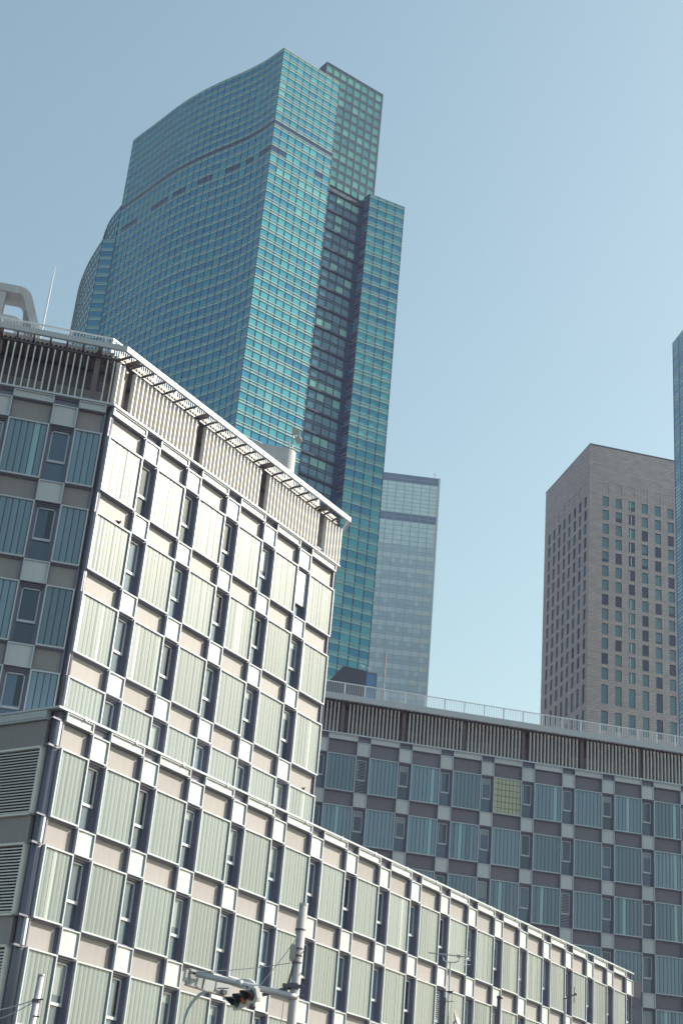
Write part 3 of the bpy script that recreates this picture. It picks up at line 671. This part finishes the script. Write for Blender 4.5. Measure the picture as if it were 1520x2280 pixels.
# ---- brown stone tower
bc = Vector((18.075, 98.353)) * 3.1141; BT = 172 + Z
br = thing('stone_tower', (bc.x, bc.y, 0), 'brown stone-clad tower with rows of small punched windows, standing at the right', 'skyscraper')
def stone(name):
    m = bpy.data.materials.new(name); m.use_nodes = True; nt = m.node_tree; b = nt.nodes['Principled BSDF']; b.inputs['Roughness'].default_value = 0.75
    tc = nt.nodes.new('ShaderNodeTexCoord'); sx = nt.nodes.new('ShaderNodeSeparateXYZ'); cx = nt.nodes.new('ShaderNodeCombineXYZ')
    nt.links.new(tc.outputs['Object'], sx.inputs[0]); nt.links.new(sx.outputs[0], cx.inputs[0]); nt.links.new(sx.outputs[2], cx.inputs[1])
    bk = nt.nodes.new('ShaderNodeTexBrick'); bk.inputs['Scale'].default_value = 1.0; bk.inputs['Brick Width'].default_value = 1.6; bk.inputs['Row Height'].default_value = 0.58; bk.inputs['Mortar Size'].default_value = 0.04
    bk.inputs['Color1'].default_value = (0.49, 0.395, 0.365, 1); bk.inputs['Color2'].default_value = (0.40, 0.33, 0.315, 1); bk.inputs['Mortar'].default_value = (0.20, 0.165, 0.175, 1); bk.inputs['Bias'].default_value = -0.1
    nt.links.new(cx.outputs[0], bk.inputs['Vector'])
    n = nt.nodes.new('ShaderNodeTexNoise'); n.inputs['Scale'].default_value = 0.5; n.inputs['Detail'].default_value = 6; nt.links.new(cx.outputs[0], n.inputs['Vector'])
    mr = nt.nodes.new('ShaderNodeMapRange'); mr.inputs[3].default_value = 0.8; mr.inputs[4].default_value = 1.2; nt.links.new(n.outputs[0], mr.inputs[0])
    mx = nt.nodes.new('ShaderNodeMix'); mx.data_type = 'RGBA'; mx.blend_type = 'MULTIPLY'; mx.inputs[0].default_value = 1
    nt.links.new(bk.outputs[0], mx.inputs[6]); nt.links.new(mr.outputs[0], mx.inputs[7]); nt.links.new(mx.outputs[2], b.inputs['Base Color']); return m
ST = stone('brown_stone')
BW = [mat('teal_blind_window', (0.09, 0.20, 0.235), 0.08, spec=0.5), mat('dark_window', (0.02, 0.025, 0.055), 0.05, spec=0.6), mat('grey_blind_window', (0.11, 0.20, 0.215), 0.1, spec=0.6), mat('slate_frame', (0.05, 0.06, 0.09), 0.4), mat('white_curtain_edge', (0.8, 0.82, 0.78), 0.6)]
zr = [(162.7, 160.1)] + [(159.1 - 3.5 * k, 156.5 - 3.5 * k) for k in range(13)] + [(113.3, 108.9), (107.3, 102.9)] + [(101.0 - 3.5 * k, 98.4 - 3.5 * k) for k in range(6)]
zr = [(a + Z, b + Z) for a, b in zr]
def punched(root, O, az, u0, u1, z0, z1, us, rows, name):
    xs = sorted({u0, u1} | {v for p in us for v in p}); zs = sorted({z0, z1} | {v for p in rows for v in p}); s = MB(); mw = fm(O, az)
    U = {(round(a, 3), round(b, 3)) for a, b in us}; V = {(round(b, 3), round(a, 3)): r for r, (a, b) in enumerate(rows)}
    for i in range(len(xs) - 1):
        for j in range(len(zs) - 1):
            a, b_, c, d = xs[i], xs[i + 1], zs[j], zs[j + 1]
            hole = (round(a, 3), round(b_, 3)) in U and (round(c, 3), round(d, 3)) in V
            if not hole: s.quad((a, 0, c), (b_, 0, c), (b_, 0, d), (a, 0, d)); continue
            y = 0.10 if V[(round(c, 3), round(d, 3))] == 0 else 0.32
            s.quad((a, 0, c), (b_, 0, c), (b_, y, c), (a, y, c)); s.quad((a, y, d), (b_, y, d), (b_, 0, d), (a, 0, d)); s.quad((a, 0, c), (a, y, c), (a, y, d), (a, 0, d)); s.quad((b_, y, c), (b_, 0, c), (b_, 0, d), (b_, y, d))
            if y < 0.2: s.quad((a, y, c), (b_, y, c), (b_, y, d), (a, y, d))
    return s.build(name, ST, root, mw), mw
WIN = []
usR = [(3.27 + 3.23 * k, 4.80 + 3.23 * k) for k in range(9)]
usL = [(-2.95 - 3.2 * k, -1.45 - 3.2 * k) for k in range(8)]
_, mR = punched(br, bc, 77.6, 0, 36, 0, BT, usR, zr, 'wall'); _, mL = punched(br, bc, -12.2 + 180, -27.8, 0, 0, BT, usL, zr, 'side_wall')
for r, (zt_, zb_) in enumerate(zr[1:]):
    for i, (a, b_) in enumerate(usR): WIN.append((0 if i < 6 else 2, a, b_, zb_, zt_, mR, i))
    for i, (a, b_) in enumerate(usL): WIN.append((1, a, b_, zb_, zt_, mL, -1))
WIN.sort(key=lambda t: (t[0], -t[3]))
def win(s, w, h, i):
    m = random.choice([0, 0, 2, 2, 1, 1]); s.box(0, w, 0.25, 0.30, 0, h, m)
    if m == 0 and random.random() < .5: s.box(0.06, w - 0.06, 0.24, 0.26, 0.06, h * random.uniform(.2, .45), random.choice([1, 2]))
    s.box(0, 0.07, 0.18, 0.26, 0, h, 3); s.box(w - 0.07, w, 0.18, 0.26, 0, h, 3); s.box(0, w, 0.18, 0.26, h - 0.08, h, 3); s.box(0, w, 0.18, 0.26, 0, 0.06, 3)
    if i == 2 and h < 3 and random.random() < .8: x = w * random.uniform(.15, .45); s.box(x, x + 0.12, 0.2, 0.24, 0.1, h - 0.1, 4)
cnt = 0; rest = {id(mR): (MB(), mR), id(mL): (MB(), mL)}
for (pr, a, b_, c, d, mw, i) in WIN:
    if cnt < 100 and pr == 0:
        s = MB(); win(s, b_ - a, d - c, i); s.build('window', BW, br, mw @ Matrix.Translation((a, 0, c))); cnt += 1
    else:
        s = MB(); win(s, b_ - a, d - c, i); T, _ = rest[id(mw)]; n = len(T.v); T.v += [(x + a, y, z + c) for x, y, z in s.v]; T.f += [tuple(q + n for q in f) for f in s.f]; T.m += s.m
for k_, (T, mw) in rest.items():
    tag(T.build('window', BW, br, mw), None, None, kind='stuff')
s = MB(); s.box(0.3, 35.7, 0.34, 27, 0, BT - 0.4); s.build('tower_core', M['tdark'], br, mR)
s = MB(); s.box(0.02, 36, 0.02, 27.8, BT - 0.02, BT + 0.22); s.box(-0.04, 36, -0.05, 0.02, BT - 0.1, BT + 0.24); s.build('roof', M['slate'], br, mR)

# ---- blue glass tower at the right edge
M['slatefin'] = mat('slate_blue_fin', (0.14, 0.24, 0.34), 0.4)
rc = Vector((70.0, 281.4)); RT = 185.6 + Z; az5 = 170.6
bt = thing('blue_glass_tower', (rc.x + 10, rc.y - 5, 0), 'blue glass tower with close horizontal fins, cut by the right edge of the picture', 'skyscraper')
TB = [tower_glass('blue_tower_glass', (0.42, 0.68, 0.76), 0.1), tower_glass('blue_tower_glass_light', (0.52, 0.78, 0.82), 0.12), tower_glass('blue_tower_glass_deep', (0.28, 0.54, 0.74), 0.08), tower_glass('cloud_glass', (0.35, 0.62, 0.68), 0.1)]
d5, n5 = dirs(az5)
if n5.y > 0: pass
bandR = [RT - 0.86 * k for k in range(170)]
G, F, U = MB(), MB(), MB()
curtain(G, F, U, resample([rc, rc + d5 * 30], n=10), bandR, 0.0, [0, 0, 1, 1, 2], {k: [2, 0] for k in range(170) if (k // 5) % 3 == 1}, fin=0.10, finh=0.13, mul=0.12, mulh=0.22)
facade('glass_facade', TB, bt, F, 'slatefin', U, 'slatefin')
b = MB(); q = [rc - n5 * 0.2 + d5 * 0.02, rc + d5 * 30 - n5 * 0.2, rc + d5 * 30 - n5 * 20, rc - n5 * 20 + d5 * 0.02]; b.prism([tuple(p) for p in q], 0, RT - 0.05); b.build('tower_core', TB[0], bt)

# ================================================================== small things on the roofs
# lightning rod
o = MB(); o.tube([(-12.86, 52.45 + 0.0, 31.2 + Z), (-12.845, 52.45, 34.4 + Z), (-12.83, 52.45, 37.17)], [0.035, 0.03, 0.015], 8)
tag(o.build('lightning_rod', M['steel']), 'slender grey lightning rod on the near roof beside the curved concrete frame', 'lightning rod')
# two panel antennas on the penthouse
ax, ay = -2.80, 67.80
t = thing('antenna_mast', (ax, ay, 37.9), 'short mast with two grey panel antennas on the rounded roof penthouse', 'antenna')
o = MB(); o.tube([(ax, ay, 37.85), (ax, ay, 38.7)], 0.035, 8); o.tube([(ax - .18, ay, 37.9), (ax - .18, ay, 38.25)], 0.03, 8); o.tube([(ax - .2, ay, 38.12), (ax + .05, ay, 38.12)], 0.02, 6); o.build('mast', M['steel'], t)
M['equip'] = mat('equipment_grey', (0.36, 0.34, 0.33), 0.5)
o = MB(); o.box(-0.19, 0.19, -0.05, 0.05, -0.17, 0.17); o.box(-0.1, 0.1, 0.05, 0.1, -0.1, 0.1); o.build('panel', M['equip'], t, Matrix.Translation((ax + 0.08, ay - 0.06, 38.78)) @ Matrix.Rotation(R(8), 4, 'Z'))
o = MB(); o.box(-0.16, 0.16, -0.05, 0.05, -0.19, 0.19); o.box(-0.1, 0.1, 0.05, 0.1, -0.1, 0.1); o.build('panel', M['equip'], t, Matrix.Translation((ax + 0.26, ay - 0.06, 38.32)) @ Matrix.Rotation(R(-32), 4, 'Y') @ Matrix.Rotation(R(-20), 4, 'Z'))
# striped mast on the rear roof
M['redw'] = mat('faded_red_paint', (0.20, 0.12, 0.15), 0.5)
o = MB(); z = 31.5 + Z
while z < 38.7: o.tube([(4.05, 99.92, z), (4.05, 99.92, z + 0.9)], 0.045, 8, 0); z += 0.9
tag(o.build('roof_mast', [M['redw'], M['white']]), 'thin dull red mast on the rear roof, in front of the pale tower', 'mast')
# two small floodlights on the dark penthouse
for i, x in enumerate((2.55, 3.10)):
    t = thing('floodlight', (x, 103.9, 39.6), ('small white floodlight on the dark roof penthouse, at its wall edge', 'small white floodlight above the blue window of the dark roof penthouse')[i], 'floodlight', 'floodlights on the dark penthouse')
    zb = (39.50, 39.42)[i]
    o = MB(); o.tube([(x, 104.2, zb), (x, 104.2, zb + 0.12)], 0.03, 6); o.build('stem', M['steel'], t)
    o = MB(); o.box(-0.14, 0.14, -0.08, 0.08, -0.09, 0.09); o.build('head', M['white'], t, Matrix.Translation((x, 104.12, zb + 0.2)) @ Matrix.Rotation(R((25, -25)[i]), 4, 'Y'))
# pigeons
def pigeon(pos, az, label, sc=1.0):
    s = MB(); prof = [(-0.20, 0.0, 0.004), (-0.15, 0.005, 0.016), (-0.09, 0.0, 0.03), (-0.02, -0.005, 0.055), (0.05, 0.0, 0.062), (0.09, 0.02, 0.048), (0.115, 0.055, 0.03), (0.125, 0.085, 0.024), (0.14, 0.105, 0.024), (0.16, 0.108, 0.017), (0.185, 0.10, 0.004)]
    s.tube([(x, 0, z + 0.10) for x, z, r in prof], [r for x, z, r in prof], 10)
    for y in (-0.025, 0.025): s.tube([(0.02, y, 0.055), (0.025, y, 0.0)], 0.006, 5)
    o = s.build('pigeon', M['bird'], None, Matrix.Translation(pos) @ Matrix.Rotation(R(90 - az), 4, 'Z') @ Matrix.Scale(sc, 4), True)
    return tag(o, label, 'bird', 'pigeons on the panel frames')
M['bird'] = mat('pigeon_grey', (0.016, 0.016, 0.026), 0.8, spec=0.1, var=0.2, nscale=12)
def onA(u, z, out): p = A0 + dA * u + nA * out; return (p.x, p.y, z)
pigeon(onA(1.25, ZT - FL + 0.0, 0.125), A_AZ, 'dark pigeon perched near the building corner, on the second row of glazed panels')
pigeon(onA(4.45, ZT - 3 * FL, 0.125), A_AZ, 'dark pigeon crouched on the second glazed panel of the row above the ledge', 0.8)
pigeon(onA(15.3, ZT - 3 * FL, 0.125), A_AZ, 'dark pigeon on the rightmost glazed panel of the row above the ledge', 0.8)

# ================================================================== street furniture, positions computed from image pixels at assumed camera distances
# utility pole
up = thing('utility_pole', (-0.09, 45.0, 0), 'tall concrete utility pole carrying the signal arm, in front of the long wing', 'utility pole')
o = MB(); o.tube([(-0.15, 45, 0), (-0.05, 45, 10.45)], [0.17, 0.125], 16); o.build('shaft', M['pole'], up, None, True)
o = MB(); o.tube([(-0.05, 45, 10.43), (-0.05, 45, 10.50)], 0.132, 16); o.build('cap', M['steel'], up)
o = MB(); o.box(-0.30, -0.17, 44.78, 44.94, 8.80, 9.26); o.box(-0.32, -0.15, 44.76, 44.78, 8.84, 9.22); o.build('box', M['equip'], up)
o = MB()
for z in (9.15, 8.95, 8.75, 8.15, 8.02, 7.85, 7.75, 9.7): o.tube([(-0.075 - (10.4 - z) * 0.0095, 45, z), (-0.075 - (10.4 - z) * 0.0095, 45, z + 0.05)], 0.155, 14)
for z in (9.10, 8.5, 8.12, 7.86): o.tube([(0.05, 44.95, z), (0.17, 44.9, z + 0.02)], 0.018, 6)
o.build('clamps', M['dark'], up)
o = MB(); o.tube([(-2.95, 44.72, 8.18), (-1.66, 44.78, 8.02), (-0.25, 44.86, 7.84), (-0.02, 44.9, 7.81)], [0.085, 0.088, 0.092, 0.092], 12); o.tube([(-1.75, 44.77, 8.03), (-1.60, 44.78, 8.01)], 0.112, 12); o.build('arm', M['steel'], up, None, True)
o = MB(); o.tube([(-1.0, 45.0, 7.80), (-0.10, 45, 8.12)], 0.055, 8); o.tube([(-0.17, 44.96, 8.79), (-0.33, 44.9, 7.9)], 0.035, 8); o.box(-0.45, 0.12, 44.84, 44.92, 8.06, 8.16); o.build('brace', M['dark'], up)
# sign box seen from behind
sg = thing('sign_box', (-2.65, 44.6, 7.8), 'white back of a sign box hung below the signal arm, at its far left end', 'sign')
Rz = Matrix.Translation((-2.58, 45.25, 8.05)) @ Matrix.Rotation(R(38), 4, 'Z') @ Matrix.Rotation(R(4.5), 4, 'Y')
o = MB(); n = 10
pr = [(-0.60, -0.21), (0.62, -0.19), (0.62, 0.17), (-0.60, 0.21)]
o.box(-0.74, 0.80, -0.02, 0.12, -0.22, 0.22); o.box(-0.84, -0.74, -0.01, 0.11, -0.16, 0.16); o.build('case', M['white'], sg, Rz)
o = MB()
for x in (-0.70, -0.20, 0.25): o.box(x, x + 0.025, -0.035, -0.02, -0.22, 0.22)
o.box(-0.74, 0.80, -0.035, 0.13, -0.255, -0.22); o.build('ribs', M['equip'], sg, Rz)
o = MB(); o.box(-0.80, -0.3, -0.16, -0.09, 0.06, 0.13); o.box(0.45, 0.6, -0.14, -0.02, -0.22, -0.1); o.tube([(-0.22, -0.1, 0.2), (-0.25, -0.1, -0.26)], 0.02, 6); o.tube([(0.3, -0.05, -0.1), (0.65, -0.1, -0.02)], 0.018, 6); o.build('bracket', M['dark'], sg, Rz)
# traffic signal
ts = thing('traffic_signal', (-1.5, 44.5, 7.6), 'grey three-lamp traffic signal with black hoods under the signal arm', 'traffic signal')
mT = Matrix.Translation((-1.50, 44.45, 7.58)) @ Matrix.Rotation(R(-58), 4, 'Z') @ Matrix.Rotation(R(-9), 4, 'Y') @ Matrix.Rotation(R(14), 4, 'X')
M['signal'] = mat('signal_grey', (0.55, 0.56, 0.57), 0.45, var=0.05)
o = MB(); o.box(-0.62, 0.62, 0.0, 0.14, -0.20, 0.20); o.box(-0.55, 0.55, 0.14, 0.22, -0.15, 0.15); o.box(-0.66, -0.62, 0.02, 0.12, -0.15, 0.15); o.box(0.62, 0.66, 0.02, 0.12, -0.15, 0.15); o.build('housing', M['signal'], ts, mT)
lensm = [mat('red_lens', (0.10, 0.02, 0.02), 0.25), mat('amber_lens', (0.42, 0.17, 0.03), 0.25), mat('green_lens', (0.02, 0.08, 0.06), 0.25)]
for i, x in enumerate((-0.40, 0.0, 0.40)):
    o = MB(); o.tube([(x, 0.0, 0), (x, -0.03, 0), (x, -0.05, 0)], [0.155, 0.15, 0.08], 18); o.build('lens', lensm[(2, 1, 0)[i]], ts, mT, True)
    o = MB(); k = 14
    for j in range(k):
        t0 = math.pi * (-0.12 + 1.24 * j / k); t1 = math.pi * (-0.12 + 1.24 * (j + 1) / k)
        l0 = 0.10 + 0.24 * max(0, math.sin(t0)); l1 = 0.10 + 0.24 * max(0, math.sin(t1))
        for r in (0.17, 0.162): o.quad((x + r * math.cos(t0), 0, r * math.sin(t0)), (x + r * math.cos(t1), 0, r * math.sin(t1)), (x + r * math.cos(t1), -l1, r * math.sin(t1)), (x + r * math.cos(t0), -l0, r * math.sin(t0)))
    o.build('hood', M['black'], ts, mT)
o = MB(); o.tube([(-1.42, 44.6, 7.75), (-1.45, 44.75, 8.0)], 0.03, 8); o.box(-1.2, -1.05, 44.4, 44.55, 7.55, 7.66); o.tube([(-1.3, 44.5, 7.4), (-1.15, 44.5, 7.35)], 0.05, 8); o.build('hanger', M['dark'], ts)
# round-backed lamp beyond the arm
t = thing('signal_back', (-1.5, 45.3, 8.0), 'pale domed back of a lamp housing peeping above the signal arm', 'lamp')
o = MB(); o.tube([(-1.78, 45.25, 8.10), (-1.68, 45.25, 8.16), (-1.45, 45.25, 8.18), (-1.30, 45.25, 8.13), (-1.25, 45.25, 8.05)], [0.03, 0.075, 0.09, 0.08, 0.03], 12); o.build('dome', M['white'], t, None, True)
o = MB(); o.tube([(-1.5, 45.2, 8.1), (-1.5, 44.8, 7.98)], 0.03, 8); o.build('stem', M['steel'], t)
# cables
def cable(pts, r, label): 
    o = MB(); o.tube(pts, r, 6); return tag(o.build('cable', M['steel'], None), label, 'cable', 'cables at the signal pole')
def sag(a, b_, s, n=8): a = Vector(a); b_ = Vector(b_); return [tuple(a.lerp(b_, i / n) - Vector((0, 0, s * 4 * (i / n) * (1 - i / n)))) for i in range(n + 1)]
cable(sag((-2.85, 44.78, 8.26), (-0.18, 44.9, 8.77), 0.05), 0.011, 'thin stay wire from the pole to the left end of the signal arm')
cable(sag((-0.15, 44.9, 9.48), (-1.11, 44.8, 8.0), 0.04), 0.011, 'steep stay wire from high on the pole to the middle of the signal arm')
cable(sag((-0.36, 44.86, 7.78), (-0.42, 44.9, 5.5), 0.0), 0.012, 'dark wire hanging straight down beside the pole')
# curved street lamp arm
o = MB(); o.tube([(-2.45, 42.9, 7.50), (-2.55, 42.9, 7.45), (-2.68, 42.9, 7.35), (-2.82, 42.9, 7.17), (-2.92, 42.9, 6.95), (-2.97, 42.9, 6.7), (-2.99, 42.9, 6.4), (-3.0, 42.9, 3.0), (-3.0, 42.9, 0)], [0.035, 0.04, 0.045, 0.047, 0.048, 0.049, 0.05, 0.055, 0.06], 12)
M['lamp'] = mat('pale_green_paint', (0.36, 0.42, 0.43), 0.4)
tag(o.build('street_lamp_arm', M['lamp'], None, None, True), 'pale green curved street lamp arm below the sign box', 'lamp post')
# left pole with wires
lp = thing('small_pole', (-6.5, 39.47, 0), 'short steel pole with clamped wires, at the lower left corner', 'pole')
o = MB(); o.tube([(-6.66, 39.45, 0), (-6.47, 39.47, 7.02)], 0.085, 14); o.tube([(-6.47, 39.47, 7.0), (-6.47, 39.47, 7.05)], 0.09, 14); o.build('shaft', M['steel'], lp, None, True)
o = MB(); o.tube([(-6.49, 39.47, 6.36), (-6.49, 39.47, 6.44)], 0.11, 12); o.tube([(-6.45, 39.4, 6.43), (-6.30, 39.36, 6.44)], 0.02, 6); o.tube([(-6.5, 39.4, 6.03), (-6.33, 39.36, 6.02)], 0.02, 6); o.build('clamps', M['dark'], lp)
cable(sag((-6.52, 39.43, 6.42), (-8.9, 39.1, 5.75), 0.12), 0.014, 'dark wire running left from the clamp of the short lower-left pole')
cable(sag((-6.52, 39.43, 6.38), (-8.9, 39.1, 5.60), 0.28), 0.012, 'lower slack wire running left from the short lower-left pole')
# TV antenna and dish; masts run down to the ground as added supports
tv = thing('tv_antenna', (4.88, 49.76, 0), 'long comb-like television antenna on a thin mast, in front of the low wing', 'antenna')
o = MB(); o.tube([(4.90, 49.76, 0), (4.82, 49.77, 10.02)], [0.045, 0.028], 8); o.tube([(4.58, 49.79, 10.16), (4.60, 49.79, 10.05), (4.70, 49.78, 10.0), (4.95, 49.76, 10.0), (5.08, 49.75, 10.05), (5.10, 49.74, 10.16)], 0.018, 6); o.build('mast', M['steel'], tv)
o = MB(); o.tube([(4.11, 49.83, 10.25), (5.35, 49.71, 10.20)], 0.018, 6)
for i in range(16):
    f = i / 15; x = 4.15 + 1.2 * f; y = 49.83 - 0.12 * f; z = 10.25 - 0.05 * f; o.tube([(x - .02, y - 0.10, z + .01), (x + .02, y + 0.10, z - .01)], 0.008, 5)
for k in (-0.28, -0.1, 0.1, 0.22): o.tube([(5.20, 49.6, 10.2 + k), (5.48, 49.85, 10.19 + k * 0.7)], 0.007, 5)
o.tube([(5.30, 49.72, 9.95), (5.30, 49.72, 10.42)], 0.008, 5); o.box(5.02, 5.14, 49.68, 49.78, 10.17, 10.25); o.build('boom', M['steel'], tv)
o = MB(); o.tube([(4.86, 49.78, 9.10), (4.86, 49.78, 9.04)], [0.10, 0.06], 10)
for k in (-0.36, -0.2, 0.08): o.tube([(4.86 + k, 49.78 - .12, 9.09), (4.86 + k, 49.78 + .12, 9.09)], 0.012, 5)
o.tube([(4.44, 49.8, 9.09), (4.95, 49.76, 9.09)], 0.014, 6); o.tube([(4.5, 49.8, 8.77), (4.98, 49.75, 8.79)], 0.012, 6); o.box(4.62, 4.74, 49.7, 49.8, 8.7, 8.88); o.tube([(4.69, 49.8, 8.85), (4.69, 49.8, 0)], 0.06, 8); o.build('lower_elements', M['dark'], tv)
dish = MB(); seg = 18; prev = None
for r, dz in ((0.02, 0.0), (0.12, 0.01), (0.22, 0.04), (0.30, 0.085)):
    ring = [(r * math.cos(2 * math.pi * i / seg), -dz, r * math.sin(2 * math.pi * i / seg)) for i in range(seg)]
    if prev:
        for i in range(seg): j = (i + 1) % seg; dish.quad(prev[i], prev[j], ring[j], ring[i])
    prev = ring
ds = thing('satellite_dish', (5.0, 49.75, 0), 'grey satellite dish seen edge-on, on an added ground mast at the bottom of the frame', 'satellite dish')
dish.build('reflector', M['equip'], ds, Matrix.Translation((5.06, 49.72, 8.22)) @ Matrix.Rotation(R(72), 4, 'Z') @ Matrix.Rotation(R(-20), 4, 'X'), True)
o = MB(); o.tube([(5.0, 49.75, 0), (5.0, 49.75, 8.05), (5.05, 49.73, 8.2)], 0.035, 8); o.build('mast', M['steel'], ds)
o = MB(); o.tube([(6.69, 51.57, 0), (6.69, 51.57, 9.30)], 0.085, 12); o.tube([(6.69, 51.57, 9.28), (6.69, 51.57, 9.36)], 0.10, 12)
tag(o.build('vent_pipe', M['dark'], None, None, True), 'dark upright vent pipe with a cap, right of the comb-like antenna', 'pipe')
t = thing('small_antenna', (9.32, 54.21, 0), 'small crossbar antenna on a grey mast, before the right end of the low wing', 'antenna')
o = MB(); o.tube([(9.32, 54.21, 0), (9.32, 54.21, 9.86)], 0.045, 10); o.build('mast', M['steel'], t)
o = MB(); o.tube([(9.25, 54.21, 9.85), (9.67, 54.14, 10.04)], 0.022, 6); o.tube([(9.52, 54.17, 9.68), (9.52, 54.17, 10.33)], 0.012, 5); o.tube([(9.62, 54.15, 9.74), (9.62, 54.15, 10.29)], 0.012, 5); o.box(9.63, 9.70, 54.1, 54.17, 10.0, 10.07); o.build('crossbar', M['dark'], t)

# ================================================================== the air
hm = bpy.data.materials.new('haze_air'); hm.use_nodes = True; hn = hm.node_tree; hn.nodes.clear()
pv = hn.nodes.new('ShaderNodeVolumePrincipled'); ho = hn.nodes.new('ShaderNodeOutputMaterial'); hn.links.new(pv.outputs[0], ho.inputs['Volume'])
pv.inputs['Color'].default_value = (0.58, 0.63, 1.0, 1); pv.inputs['Density'].default_value = 0.00023; pv.inputs['Anisotropy'].default_value = 0.0
h = MB(); h.box(-1210, 1210, -910, 1410, -2.0, 232.0); hz = h.build('haze', hm); tag(hz, None, None, None, 'stuff')
